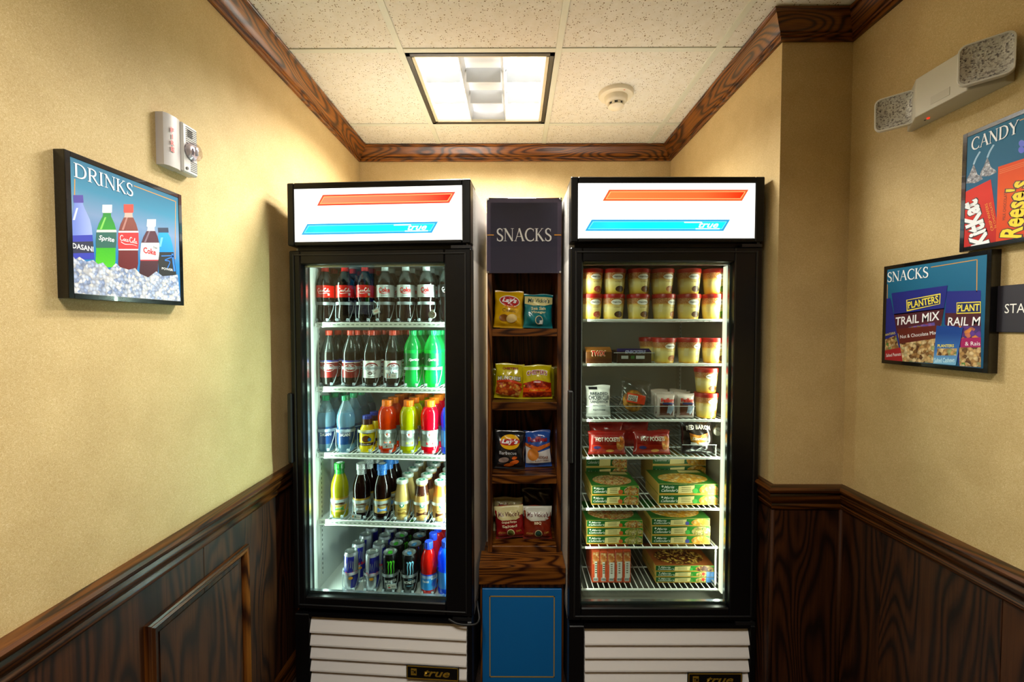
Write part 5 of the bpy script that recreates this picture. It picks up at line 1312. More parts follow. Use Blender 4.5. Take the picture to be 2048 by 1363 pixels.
def thermometer(pos, rz, R, label):
    t = thing('dial_thermometer', label, 'thermometer', pos, rz)
    MB().lathe([(R, 0), (R, .008), (R * .92, .010), (R * .9, .008)], 26, top=False).build('bezel', P('#A8A498', .3, .8), t, rot=(PI / 2, 0, 0), smooth=40)
    MB().lathe([(R * .9, .0075), (R * .9, .008)], 26).build('dial', P('#B8B4A4', .4), t, rot=(PI / 2, 0, 0))
    b = MB(); b.stroke([(-R * .5, R * .45), (R * .55, -R * .1)], .0014, y=-.0086, sm=1); b.build('needle', P('#1A1A1A', .5), t)
    print_(t, 'red_zone', ell(R * .55, R * .25, R * .18, R * .14, 10), P('#B8402C', .5), -.0084)
    b = MB()
    for k in range(20):
        a = -2.3 + k * 4.6 / 19; b.stroke([(R * .72 * math.sin(a), R * .72 * math.cos(a)), (R * .85 * math.sin(a), R * .85 * math.cos(a))], .0008, y=-.0085, sm=1)
    b.build('scale_marks', P('#2A2A2A', .5), t, kind='stuff')
    b = MB(); b.box(-.006, .006, 0.0, .006, R * .6, R * 1.35); b.build('hanger', P('#A8A498', .3, .8), t)
x, z = px_local(CO_C, CO_A, 865, 629, .088)
thermometer(co(x, .088, z), CO_A, .0150, 'round dial thermometer at the end of the top shelf in the drinks cooler')

# ------------------------------------------------------------------ frozen goods in the freezer
TUBR, TUBH = .0465, .098
TUB_RED = P('#AC1A12', .35)
def tub_side():
    m, nt, b = new_mat('tub_print')
    t = N(nt, 'ShaderNodeTexCoord'); sp = N(nt, 'ShaderNodeSeparateXYZ'); L(nt, t.outputs['Object'], sp.inputs[0])
    mr = N(nt, 'ShaderNodeMapRange'); mr.inputs[1].default_value = 0.0; mr.inputs[2].default_value = TUBH; L(nt, sp.outputs[2], mr.inputs[0])
    base_ = ramp(nt, mr.outputs[0], [(0.0, '#D89A18'), (0.08, '#E8C84C'), (0.45, '#F4E49C'), (0.58, '#E8C468'), (0.64, '#C87C2C'), (0.9, '#B06A2C')])
    vo = N(nt, 'ShaderNodeTexVoronoi'); vo.inputs['Scale'].default_value = 380; L(nt, t.outputs['Object'], vo.inputs['Vector'])
    dots = ramp(nt, vo.outputs['Distance'], [(0.25, '#F4E0B4'), (0.5, '#A85C28')])
    up = N(nt, 'ShaderNodeMath'); up.operation = 'GREATER_THAN'; up.inputs[1].default_value = 0.63; L(nt, mr.outputs[0], up.inputs[0])
    fac = N(nt, 'ShaderNodeMath'); fac.operation = 'MULTIPLY'; fac.inputs[1].default_value = 0.6; L(nt, up.outputs[0], fac.inputs[0])
    L(nt, mix(nt, base_, dots, fac.outputs[0]), b.inputs['Base Color']); b.inputs['Roughness'].default_value = .35; return m
TUB = tub_side()
def tub(picture, pic_cols, back=False):
    t = thing('ice_cream_tub', 'x', 'ice cream tub')
    r0, r1 = TUBR * .775, TUBR * .96
    MB().lathe([(r0 * .96, 0), (r0, .002), (r1, TUBH - .014)], 28, top=False).build('cup', TUB, t, smooth=50)
    MB().lathe([(TUBR, TUBH - .016), (TUBR, TUBH - .003), (TUBR * .97, TUBH), (TUBR * .9, TUBH), (TUBR * .88, TUBH - .002)], 28).build('lid', TUB_RED, t, smooth=40)
    cone = lambda z: r0 + (r1 - r0) * z / (TUBH - .014)
    def fn(lift): return lambda x, z: ((cone(z) + lift) * math.sin(x / cone(z)), -(cone(z) + lift) * math.cos(x / cone(z)), z)
    fnprint(t, 'logo_oval', ell(0, .066, .0225, .0105), P('#FAF6EC', .35), fn(.0004), .01, 3)
    fnwords('Häagen-Dazs', P('#2A2030', .4), t, 0, .066, .036, .0062, fn(.0009), bold=.015)
    fnwords('ice cream', P('#8C5A20', .4), t, 0, .047, .024, .0045, fn(.0006))
    fnprint(t, 'flavor_picture', [(p[0] + .010, p[1]) for p in ell(0, .019, .019, .012)], picture, fn(.0005), .008, 3)
    fnprint(t, 'nutrition_panel', rect(-.056, -.040, .028, .058), P('#EEDDA0', .4), fn(.0005), .01, 3)
    return remember(t)
pic = lambda n, *c: speckle(n, [(i / (len(c) - 1), x) for i, x in enumerate(c)], 130, .4)
TB = {'cookie': tub(pic('cookie_pic', '#241410', '#4A2C18', '#7A4A24'), 0), 'choc': tub(pic('choc_pic', '#3A1C0C', '#6A3C18', '#A86A30'), 0), 'nut': tub(pic('nut_pic', '#8A3C14', '#C86C28', '#E8A850'), 0),
      'mint': tub(pic('mint_pic', '#3C8C1C', '#6CC030', '#8A5A28'), 0), 'berry': tub(pic('berry_pic', '#A81C20', '#D84C3C', '#E89070'), 0), 'bean': tub(pic('bean_pic', '#3A2A14', '#F0E0A0', '#E8D080'), 0)}
tused = set()
def put_tub(k, px, py, y, z, turn, lb):
    pos = fr(frx(px, y, py), y, z)
    if k not in tused: tused.add(k); o = TB[k]; o.location = pos; o.rotation_euler = (0, 0, turn); o['label'] = lb; o['group'] = 'ice cream tubs in the freezer'
    else: dup(TB[k], pos, turn, lb, 'ice cream tubs in the freezer')
PICN = {'cookie': 'dark cookie', 'choc': 'chocolate', 'nut': 'nut', 'mint': 'mint leaf', 'berry': 'berry', 'bean': 'vanilla bean'}
cols_ = [('berry', 1183, 1182), ('cookie', 1228, 1226), ('choc', 1277, 1276), ('nut', 1324, 1327), ('cookie', 1377, 1377), ('mint', 1428, 1426)]
yt = .140
for ci, (k, pu, pl) in enumerate(cols_):
    for lev, px in ((0, pl), (1, pu)):
        where = 'lower' if lev == 0 else 'upper'
        put_tub(k, px, 590, yt, FR_Z[0] + .0006 + lev * (TUBH + .0006), [.3, .15, .2, .3, .15, .3][ci] + (.3 if (ci, lev) == (3, 0) else 0),
                'red-lidded tub with %s picture, %s tier of top freezer shelf, %s column' % (PICN[k], where, ORD[ci]))
        put_tub(k, px + (2 if px < 1300 else -2), 590, yt + .100, FR_Z[0] + .0006 + lev * (TUBH + .0006), random.uniform(-1, 1), 'second-row red-lidded tub, %s tier of top freezer shelf, %s column' % (where, ORD[ci]))
for px, k, tn, lb in ((1328, 'nut', .3, 'tub with pecan picture beside the clear tray, second freezer shelf'), (1377, 'bean', .6, 'tub with vanilla bean picture in the middle of three, second freezer shelf'), (1426, 'choc', .35, 'tub with round cookie picture by the wall, second freezer shelf')):
    put_tub(k, px, 700, .140, FR_Z[1] + .0006, tn, 'red-lidded ' + lb)
put_tub('choc', 1300, 690, .245, FR_Z[1] + .0006, 1.2, 'shaded tub behind the candy boxes on the second freezer shelf')
put_tub('nut', 1412, 810, .140, FR_Z[2] + .0006, .3, 'lower red-lidded tub of the stacked pair on the third freezer shelf')
put_tub('choc', 1412, 760, .140, FR_Z[2] + .0012 + TUBH, .1, 'upper red-lidded tub of the stacked pair on the third freezer shelf')

def fthing(name, label, cat, px0, px1, py0, py1, y, z=None, turn=0.0, group=None):
    """a thing whose front face fills the pixel box at depth y; returns it with half width and height"""
    x0, z1 = px_local(FR_C, FR_A, px0, (py0 + py1) / 2, y)[0], frz(py0, y); x1, z0 = px_local(FR_C, FR_A, px1, (py0 + py1) / 2, y)[0], frz(py1, y)
    if z is not None: z0 = z
    t = thing(name, label, cat, fr((x0 + x1) / 2, y, z0), FR_A + turn, group)
    return t, (x1 - x0) / 2, z1 - z0
def tray(px0, px1, py0, py1, y, z, d, label):
    t, w, h = fthing('display_tray', label, 'tray', px0, px1, py0, py1, y, z, group='clear trays in the freezer')
    b = MB(); b.box(-w, w, 0, .002, 0, h); b.build('front_wall', CLEAR, t)
    for s_ in (-1, 1): MB().box(s_ * w - .001, s_ * w + .001, .002, d, 0, h).build('side_wall', CLEAR, t)
    MB().box(-w, w, .002, d, 0, .0015).build('tray_floor', CLEAR, t)
    MB().tube([(-w, 0, h), (w, 0, h)], .0012, 6).build('lip', drink('tray_edge', '#E8EEF0', .5, .3), t)
# candy boxes, second shelf
z = FR_Z[1] + .0006
t, w, h = fthing('candy_bar_carton', 'gold-brown open carton of ice cream bars with red lettering, second freezer shelf', 'carton', 1172, 1224, 694, 725, .10, z, .04)
MB().box(-w, w, 0, .15, 0, h * .72, .001).build('carton', P('#54300F', .35), t)
MB()._add([(-w, 0, h * .72), (w, 0, h * .72), (w, .03, h * 1.0), (-w, .03, h * 1.0)], [(0, 1, 2, 3)]).build('carton_flap', P('#76491A', .35), t)
words('TWIX', P('#F4E8C0', .4), t, -.002, h * .62, w * 1.18, h * .36, y=-.0008, bold=.07, shear=.15); words('TWIX', P('#C01C14', .4), t, -.002, h * .62, w * 1.1, h * .32, y=-.0014, bold=.03, shear=.15)
print_(t, 'caramel_band', rect(-w, w, h * .1, h * .3), P('#4A240C', .35), -.0006)
t, w, h = fthing('candy_bar_carton', 'dark brown carton of ice cream bars in the clear tray, second freezer shelf', 'carton', 1234, 1303, 697, 725, .106, z)
MB().box(-w, w, 0, .14, 0, h * .8, .001).build('carton', P('#33180E', .35), t)
MB()._add([(-w, 0, h * .8), (w, 0, h * .8), (w * .94, .02, h), (-w * .94, .02, h)], [(0, 1, 2, 3)]).build('carton_flap', P('#241C50', .35), t)
words('SNICKERS', P('#E8E4F4', .4), t, .004, h * .78, w * 1.2, h * .22, y=-.0006, bold=.05, shear=.2); words('SNICKERS', P('#28389C', .4), t, .004, h * .78, w * 1.15, h * .18, y=-.0010, bold=.01, shear=.2)
for x0, x1, c in ((-.75, -.35, '#C4C0BC'), (-.2, .02, '#3C7030'), (.1, .6, '#D8D4D0')): print_(t, 'printed_panel', rect(x0 * w, x1 * w, h * .3, h * .52), P(c, .4), -.0008)
tray(1228, 1309, 705, 727, .096, z, .16, 'clear plastic tray holding the dark candy carton, second freezer shelf')
# third shelf: bagged sandwiches
def pillow(name, label, cat, t_w, t_h, depth, pos, rz, mats, tilt=0.0, group=None, seal=.008, roll=0.0, wrinkle=.0012, seed=1, puff=.5):
    """bag with a bulging front and back, crimped seals top and bottom; returns it with the front surface as a function"""
    t = thing(name, label, cat, pos, rz, group); t.rotation_euler = (tilt, roll, rz)
    rnd = random.Random(seed); ph = [rnd.uniform(0, 6.28) for _ in range(8)]
    def bul(x, z):
        u, v = abs(x) / t_w, (z - t_h / 2) / (t_h / 2 - seal)
        if abs(v) >= 1: return .0012
        k = max(0, 1 - u ** 2.4) ** puff * max(0, 1 - abs(v) ** 2.6) ** .6
        wr = wrinkle * (math.sin(x * 190 + ph[0] + 2 * math.sin(z * 70 + ph[1])) * .5 + math.sin(z * 150 + x * 90 + ph[2]) * .5 + 1.2 * math.sin((x + z) * 75 + ph[3]))
        return .0012 + max(0, depth * k + wr * (.25 + .75 * min(1, k * 2)))
    def edge(x, z):   # waist: the sides draw in a little between the seals
        v = (z - t_h / 2) / (t_h / 2); return x * (1 - .06 * (1 - v * v) + .012 * math.sin(z * 120 + ph[4]))
    nx, nz = 26, 32; vs, fs = [], []
    for side in (-1, 1):
        for j in range(nz + 1):
            for i in range(nx + 1):
                x, z_ = t_w * (2 * i / nx - 1), t_h * j / nz
                vs.append((edge(x, z_), side * bul(x, z_), z_ + (.0025 * math.sin(x * 60 + ph[5]) if j == nz else 0)))
    m = (nx + 1) * (nz + 1)
    for j in range(nz):
        for i in range(nx):
            a = j * (nx + 1) + i; fs.append((a, a + 1, a + nx + 2, a + nx + 1)); a += m; fs.append((a + 1, a, a + nx + 1, a + nx + 2))
    for j in range(nz):
        a, c = j * (nx + 1), (j + 1) * (nx + 1); fs.append((a, c, c + m, a + m)); a += nx; c += nx; fs.append((c, a, a + m, c + m))
    for i in range(nx): fs.append((i + 1, i, i + m, i + 1 + m)); a = nz * (nx + 1) + i; fs.append((a, a + 1, a + 1 + m, a + m))
    b = MB(); b._add(vs, fs); b.build('bag', mats, t, smooth=60)
    def fn(lift): return lambda x, z_: (edge(x, z_), -bul(x, z_) - lift * 1.5 - .0012, z_)
    return t, fn
def bag_mat(col, rough=.24): return P(col, rough, 0.0, .6, 0.0, .3)
z = FR_Z[2] + .0012
def fpx(px0, px1, py0, py1, y): 
    x0, x1 = frx(px0, y, py0), frx(px1, y, py0); return (x0 + x1) / 2, (x1 - x0) / 2, frz(py0, y) - frz(py1, y)
x, w, h = fpx(1172, 1222, 776, 838, .135)
t, fn = pillow('frozen_sandwich_bag', 'white printed bag of a breaded chicken sandwich, third freezer shelf', 'food bag', w, h, .022, fr(x, .135, z), FR_A, bag_mat('#E2E2DE'), tilt=-.12, seed=3)
for i, (s_, hh_, ww) in enumerate((('BREADED', .09, .8), ('CHICKEN CLUB', .14, .95), ('SANDWICH', .09, .85), ('WITH CHEESE', .05, .6), ('FULLY COOKED', .05, .55))): fnwords(s_, P('#1C2A34', .4), t, 0, h * (.74 - .13 * i), w * 1.8 * ww, h * hh_, fn(.0012), bold=.02)
fnprint(t, 'dark_corner', rect(-w * .8, -w * .1, h * .87, h * .95), P('#1A1A1C', .4), fn(.0009))
x, w, h = fpx(1228, 1297, 764, 838, .140)
t, fn = pillow('wrapped_burger', 'clear wrapped cheeseburger with orange label, leaning in a tray, third freezer shelf', 'burger', w * .9, h, .022, fr(x, .140, z), FR_A + .05, glass('clear_wrap', '#FAF8F4', .97, .12), tilt=-.15, roll=.2, seed=5, wrinkle=.0022)
BUN = speckle('bun_top', [(0, '#8A5410'), (.5, '#C88A28'), (1, '#E0A840')], 60, .5)
bt = MB(); bt.lathe([(.032, -.014), (.042, -.009), (.044, .0), (.039, .008), (.027, .012), (.002, .014)], 24).build('bun', BUN, t, loc=(0, -.002, h * .42), rot=(PI / 2, 0, 0), smooth=50)
fnprint(t, 'orange_label', [(-w * .55, h * .36), (w * .6, h * .36), (w * .6, h * .60), (-w * .55, h * .60)], P('#D8401C', .35), fn(.0010)); fnprint(t, 'label_field', rect(-w * .5, w * .1, h * .40, h * .56), P('#E4DCD0', .35), fn(.0014))
fnwords('ANGUS', P('#2A1C14', .4), t, -w * .2, h * .51, w * .54, h * .075, fn(.0022), bold=.02); fnwords('BURGER', P('#2A1C14', .4), t, -w * .2, h * .435, w * .54, h * .06, fn(.0022), bold=.02)
tray(1172, 1231, 812, 838, .100, FR_Z[2] + .0006, .16, 'clear tray in front of the white sandwich bag, third freezer shelf')
tray(1233, 1308, 812, 838, .100, FR_Z[2] + .0006, .16, 'clear tray around the wrapped burger, third freezer shelf')
FOILP = bag_mat('#C4B4AC', .3)
for ci, (p0, p1) in enumerate(((1312, 1350), (1352, 1389))):
    for r in range(3):
        y = .118 + r * .040
        x, w, h = fpx(p0, p1, 789 - r, 838, .118)
        t, fn = pillow('ice_cream_sandwich', 'wrapped ice cream sandwich with red lettering, %s file, %s from the front' % (('left-hand', 'right-hand')[ci], ORD[r]), 'ice cream sandwich', w * .95, h * .98, .017, fr(x + r * .001, y, FR_Z[2] + .0025), FR_A, FOILP, seed=11 + r + ci * 5, group='wrapped ice cream sandwiches in a tray', puff=.3)
        if r < 2:
            fnprint(t, 'brown_panel', [(-w * .75, h * .08), (w * .75, h * .08), (w * .6, h * .55), (-w * .75, h * .6)], P('#6A3420', .35), fn(.0008)); fnprint(t, 'blue_swirl', [(0, h * .2), (w * .5, h * .1), (w * .8, h * .5), (w * .1, h * .52)], P('#A8B8D0', .35), fn(.0012))
            fnprint(t, 'blue_shadow', [(-w * .5, h * .55), (w * .8, h * .55), (w * .8, h * .62), (-w * .5, h * .62)], P('#2A3878', .35), fn(.0011)); fnwords('FatBoy', P('#D02818', .4), t, w * .1, h * .70, w * 1.5, h * .20, fn(.0014), bold=.05)
tray(1311, 1390, 812, 839, .096, FR_Z[2] + .0006, .16, 'clear tray holding the ice cream sandwiches, third freezer shelf')
# fourth shelf: red filled-pastry packs and a pizza bag
z = FR_Z[3] + .0006
MAR = bag_mat('#8A1812')
for i, (p0, p1, y, py0, lb) in enumerate(((1176, 1252, .115, 868, 'red wrapped pastry pack nearest the door edge, fourth freezer shelf'), (1266, 1341, .115, 866, 'red wrapped pastry pack in the middle, fourth freezer shelf'),
                              (1186, 1258, .200, 860, 'shaded red pastry pack behind the first one, fourth freezer shelf'), (1238, 1318, .235, 858, 'shaded red pastry pack behind the middle one, fourth freezer shelf'))):
    x, w, h = fpx(p0, p1, py0, 914, .115)
    t, fn = pillow('pastry_pack', lb, 'frozen snack', w, h, .028, fr(x, y, z + .001), FR_A, MAR, tilt=-.10, seed=20 + i, group='red pastry packs in the freezer', puff=.35)
    if i < 2:
        fnprint(t, 'dark_red_base', rect(-w * .9, w * .9, h * .06, h * .45), P('#A8240E', .35), fn(.0008)); fnwords('HOT POCKETS', P('#F4E8D8', .4), t, -w * .02, h * .68, w * 1.3, h * .17, fn(.0012), bold=.02)
        fnprint(t, 'pastry_picture', ell(w * .68, h * .5, w * .24, h * .30), speckle('pastry_pic', [(0, '#C85A14'), (.5, '#E88A28'), (1, '#F4B860')], 90, .4), fn(.0010)); fnprint(t, 'cheese_bits', ell(w * .1, h * .2, w * .22, h * .07), P('#E8A848', .4), fn(.0011)); fnprint(t, 'blue_mark', ell(-w * .6, h * .33, w * .2, h * .07), P('#3A3C78', .4), fn(.0011))
x, w, h = fpx(1362, 1428, 846, 912, .130)
t, fn = pillow('pizza_bag', 'dark bag with gold lettering in a clear tray beside the thermometer', 'food bag', w, h, .020, fr(x, .130, z + .002), FR_A, bag_mat('#1E1614'), tilt=-.10, seed=31, wrinkle=.0018)
fnprint(t, 'wing_panel', [(-w * .5, h * .38), (0, h * .28), (w * .5, h * .38), (w * .6, h * .62), (w * .1, h * .55), (-w * .1, h * .55), (-w * .6, h * .62)], speckle('pizza_pic', [(0, '#D88818'), (.6, '#F0B030'), (1, '#A83018')], 70, .4), fn(.0010))
fnwords('RED BARON', P('#F0E8E0', .4), t, 0, h * .76, w * 1.5, h * .13, fn(.0012), bold=.03, arch=.004); fnwords('Singles', P('#FFF4D8', .4), t, 0, h * .44, w * .9, h * .12, fn(.0018), shear=.2, bold=.03); fnprint(t, 'white_strip', rect(-w * .5, w * .5, h * .25, h * .34), P('#E0DCD4', .4), fn(.0012))
tray(1364, 1433, 889, 912, .096, z, .15, 'clear tray in front of the dark pizza bag, fourth freezer shelf')
xx, zz = px_local(FR_C, FR_A, 1434, 861, .13)
thermometer(fr(xx, .13, zz), FR_A, .0190, 'round dial thermometer hanging beside the dark pizza bag in the freezer')
# boxed meals
GRN, GRN2, CREAM, OCH = P('#1C5A24', .35), P('#2C8428', .35), P('#E8D890', .4), P('#D0A038', .4)
PIC = {'pasta': speckle('pasta_pic', [(0, '#A82A10'), (.4, '#D8A048'), (.8, '#E8D0A0'), (1, '#7A9A38')], 150, .4), 'gold': speckle('gold_pic', [(0, '#D88A18'), (.5, '#F0B838'), (1, '#F8E0A0')], 90, .4), 'greens': speckle('greens_pic', [(0, '#5C8028'), (.4, '#C8B858'), (.8, '#E8DCA8'), (1, '#8A5A20')], 150, .4), 'steak': speckle('steak_pic', [(0, '#3A180C'), (.5, '#6A3418'), (.8, '#C8A048'), (1, '#E8C860')], 110, .4)}
def meal_box(px0, px1, py0, py1, y, d, picn, seal, label, blue=False, z=None, plain=False, turn=0.0):
    t, w, h = fthing('frozen_meal_box', label, 'food box', px0, px1, py0, py1, y, z, turn, 'boxed frozen meals in the freezer')
    if HT[0]: h = HT[0]; HT[0] = None
    MB().box(-w, w, 0, d, 0, h - .0006, .0008).build('carton', P('#C8A850', .4), t)
    if plain: return t, h
    print_(t, 'green_front', rect(-w * .99, w * .99, h * .16, h * .97), GRN, -.0004)
    print_(t, 'light_green_front', rect(w * .18, w * .99, h * .16, h * .97), GRN2, -.0005)
    print_(t, 'gold_edge', rect(-w * .99, w * .99, h * .02, h * .15), OCH, -.0004)
    print_(t, 'recipe_card', [(-w * .36, h * .16), (w * .18, h * .2), (w * .20, h * .88), (-w * .34, h * .80)], CREAM, -.0008)
    words('Marie', P('#F0F4E8', .4), t, -w * .66, h * .72, w * .34, h * .24, y=-.0010, shear=.4, bold=.01); words("Callender's", P('#F0F4E8', .4), t, -w * .64, h * .42, w * .56, h * .26, y=-.0010, shear=.4, bold=.01)
    print_(t, 'round_badge', ell(-w * .88, h * .78, h * .10, h * .10, 12), P('#E8ECD8', .4), -.0010)
    b = MB()
    for k in range(3): b.stroke([(-w * .24, h * (.68 - .17 * k)), (w * .08, h * (.70 - .17 * k))], h * .05, y=-.0011, sm=1)
    b.build('recipe_lines', P('#6A6A3A', .5), t)
    print_(t, 'plate_picture', [(min(w * .985, p[0]), max(h * .05, min(h * .97, p[1]))) for p in ell(w * .68, h * .46, w * .32, h * .50, 24)], PIC[picn], -.0009)
    print_(t, 'round_seal', ell(w * .22, h * .38, h * .24, h * .24, 16), P(seal, .4), -.0013)
    if blue: print_(t, 'blue_corner', rect(w * .72, w * .99, h * .06, h * .97), P('#4A84C8', .4), -.0014); print_(t, 'red_burst', ell(w * .62, h * .6, h * .28, h * .28, 14), P('#D83420', .4), -.0015)
    tp = MB(); tp.face([(-w, .001, h), (w, .001, h), (w, d, h), (-w, d, h)]); tp.build('top_print', P('#2A6420', .4) if picn != 'steak' else P('#8A4A20', .4), t)
    tp = MB(); tp.face([(x_ + 0, y_, h + .0004) for x_, y_ in ell(0, d * .38, w * .85, d * .34, 26)]); tp.build('top_picture', PIC[picn], t)
    tp = MB(); tp.face([(x_, y_, h + .0004) for x_, y_ in ((w * .1, d * .78), (w * .9, d * .78), (w * .85, d * .95), (w * .12, d * .95))]); tp.build('top_card', CREAM, t)
    return t, h
HT = [None]
def stack(px0, px1, y, d, z, edges, specs, where):
    """boxes from the bottom up; edges are the pixel rows between them"""
    top = frz(edges[-1], y); k = (top - z) / (edges[0] - edges[-1]); cuts = [z + (edges[0] - e) * k for e in edges]
    for i, (pc, seal, blue) in enumerate(specs):
        zz = cuts[i]; py1, py0 = edges[i], edges[i + 1]; HT[0] = cuts[i + 1] - cuts[i]
        off = (i % 2) * .8
        meal_box(px0 + off, px1 + off, py0, py1, y, d, pc, seal, 'green %s of the %s' % (('lowest boxed meal', 'second boxed meal from the bottom', 'third boxed meal from the bottom', 'fourth boxed meal from the bottom')[i], where), blue, zz)
OR_, GR_, BL_ = '#D06028', '#4CB048', '#4850A0'
z = FR_Z[4] + .0008
stack(1183, 1277, .115, .17, z, [1018.5, 995, 971], [('pasta', OR_, 0), ('pasta', OR_, 0)], 'left-hand stack, fifth freezer shelf')
stack(1317, 1436, .115, .17, z, [1018.5, 994, 967], [('gold', GR_, 0), ('gold', GR_, 0)], 'right-hand stack, fifth freezer shelf')
def rear(px0, px1, y, z, n, h, pc, where):
    x0, x1 = frx(px0, y, 940), frx(px1, y, 940); 
    for i in range(n):
        t, _ = meal_box(px0, px1, 900, 901, y, .17, pc, OR_, 'x', 0, z) if False else (thing('frozen_meal_box', 'green %s boxed meal of the rear stack, %s' % (ORD[i], where), 'food box', fr((x0 + x1) / 2, y, z + i * h), FR_A, 'boxed frozen meals in the freezer'), 0)
        w = (x1 - x0) / 2
        MB().box(-w, w, 0, .17, 0, h - .0006, .0008).build('carton', P('#C8A850', .4), t)
        print_(t, 'green_front', rect(-w * .99, w * .99, h * .16, h * .97), GRN, -.0004); print_(t, 'recipe_card', [(-w * .36, h * .16), (w * .18, h * .2), (w * .20, h * .88), (-w * .34, h * .80)], CREAM, -.0008)
        print_(t, 'plate_picture', [(min(w * .985, p[0]), max(h * .05, min(h * .97, p[1]))) for p in ell(w * .66, h * .48, w * .40, h * .52, 20)], PIC[pc], -.0009)
        words("Callender's", P('#D0D8C8', .4), t, -w * .64, h * .55, w * .56, h * .3, y=-.0010, shear=.4)
rear(1172, 1254, .300, z, 3, .0445, 'pasta', 'left-hand side, fifth freezer shelf')
rear(1305, 1412, .300, z, 3, .049, 'gold', 'right-hand side, fifth freezer shelf')
# low wire stand with its own three-box stacks on top
SZ = frz(1093, .10)
t = thing('wire_stand', 'white wire stand carrying six boxed meals low in the freezer', 'wire rack', fr(0, 0, 0), FR_A)
sx0, sx1 = -.300, frx(1433, .10, 1095)
b = MB().tube(smooth([(sx0, .095, SZ), (sx1 - .012, .095, SZ), (sx1 - .003, .098, SZ), (sx1, .110, SZ), (sx1, .20, SZ), (sx1, .40, SZ)], 3), .0042, 8)
b.tube([(sx0, .40, SZ), (sx1, .40, SZ)], .0042, 8); b.build('rim_wire', SHELF_W, t, smooth=True)
b = MB()
for k in range(16): x = sx0 + .012 + k * (sx1 - sx0 - .024) / 15; b.tube([(x, .095, SZ + .002), (x, .40, SZ + .002)], .002, 5)
b.build('deck_wires', SHELF_W, t, kind='stuff', smooth=True)
for x, y in ((sx1 - .004, .100), (sx1 - .004, .395), (sx0 + .006, .100), (sx0 + .006, .395)): MB().tube([(x, y, SZ - .002), (x, y, FR_Z[5] + .002)], .0034, 6).build('leg', SHELF_W, t, smooth=True)
MB().tube([(sx1 - .004, .100, FR_Z[5] + .012), (sx1 - .004, .395, FR_Z[5] + .012)], .0032, 6).build('side_brace', SHELF_W, t)
z = SZ + .0044
stack(1173, 1285, .112, .19, z, [1093, 1074.5, 1056.5, 1040], [('greens', OR_, 0), ('greens', OR_, 0), ('pasta', OR_, 0)], 'left-hand stack on the wire stand')
stack(1303, 1420, .112, .19, z, [1093, 1074, 1053, 1036], [('gold', BL_, 0), ('greens', GR_, 0), ('gold', BL_, 0)], 'right-hand stack on the wire stand')
z = FR_Z[5] + .0008
stack(1311, 1428, .125, .18, z, [1184, 1166.5, 1149, 1130], [('greens', '#5A9A40', 1), ('greens', '#5A9A40', 1), ('steak', GR_, 0)], 'stack under the wire stand')
RBX = P('#C8502C', .35)
FOODR = speckle('pocket_pic', [(0, '#C86428'), (.5, '#E89850'), (1, '#F4C890')], 110, .4)
for i in range(5):
    p0 = 1184 + i * 15.6; py0 = (1100, 1102, 1103, 1101, 1100)[i]
    t, w, h = fthing('upright_snack_box', 'upright orange-red snack box on the bottom freezer shelf, %s of five' % ORD[i], 'food box', p0, p0 + 15.0, py0, 1181 - (i > 2) * 2, .125, z, 0, 'upright boxes on the bottom freezer shelf')
    MB().box(-w, w, 0, .14, 0, h, .0008).build('carton', RBX, t)
    print_(t, 'food_picture', rect(-w * .85, w * .85, h * .58, h * .95), FOODR, -.0005); print_(t, 'white_strip', rect(-w * .3 if i < 2 else -w * .55, w * .35 if i < 2 else w * .8, h * .16, h * .66), P('#D8D4CC', .4), -.0008)
    b = MB()
    for k in range(5): b.box(-w * .2, w * .3, -.0014, -.0010, h * (.30 + .07 * k), h * (.33 + .07 * k))
    b.build('strip_marks', P('#3C5A30' if i < 2 else '#7A6A5A', .4), t); print_(t, 'white_patch', rect(-w * .6, w * .6, h * .05, h * .16), P('#E0E0DC', .4), -.0008)
    b = MB()
    for k in range(6): b.box(-w * .5 + k * w * .18, -w * .5 + k * w * .18 + w * .08, -.0014, -.0010, h * .07, h * .145)
    b.build('barcode', P('#2A2A30', .4), t)

# ------------------------------------------------------------------ snack bags on the tower
def shelf_bag(px0, px1, py0, py1, y, zi, depth, col, label, tilt=-.12, turn=0.0, roll=0.0, seed=1, name='chip_bag', mat=None):
    a, c = atY(px0, py0, y), atY(px1, py1, y); w = (c[0] - a[0]) / 2; h = a[2] - TZ[zi] - .001
    lift_ = w * abs(math.sin(roll)) 
    return (*pillow(name, label, 'chip bag', w, h, depth, ((a[0] + c[0]) / 2, y, TZ[zi] + .001 + lift_ * .9), turn, mat or bag_mat(col), tilt=tilt, roll=roll, seed=seed, group='snack bags on the tower', wrinkle=.0022), w, h)
Y1 = TWY + .075; Y2 = TWY + .150
# behind ones first
shelf_bag(1000, 1048, 590, 660, Y2, 0, .018, '#D8A810', 'yellow chip bag half hidden behind the front yellow one, top tower shelf', seed=41)
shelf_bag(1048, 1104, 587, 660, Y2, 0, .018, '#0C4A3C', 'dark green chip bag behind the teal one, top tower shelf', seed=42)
t, fn, w, h = shelf_bag(986, 1045, 582, 657, Y1, 0, .030, '#E8B40C', 'yellow potato chip bag with red oval logo, front of top tower shelf', roll=.04, seed=43)
fnprint(t, 'logo_shadow', ell(w * .06, h * .70, w * .74, h * .155, 24, -.12), P('#F8F0D8', .3), fn(.0009)); fnprint(t, 'logo_banner', ell(w * .06, h * .70, w * .68, h * .13, 24, -.12), P('#B81418', .3), fn(.0013))
fnwords("Lay's", TXW, t, w * .05, h * .705, w * 1.05, h * .17, fn(.0022), shear=.25, bold=.04, rot=-.1); fnwords('Classic', P('#5A3408', .4), t, w * .05, h * .45, w * .95, h * .085, fn(.0014), rot=-.06)
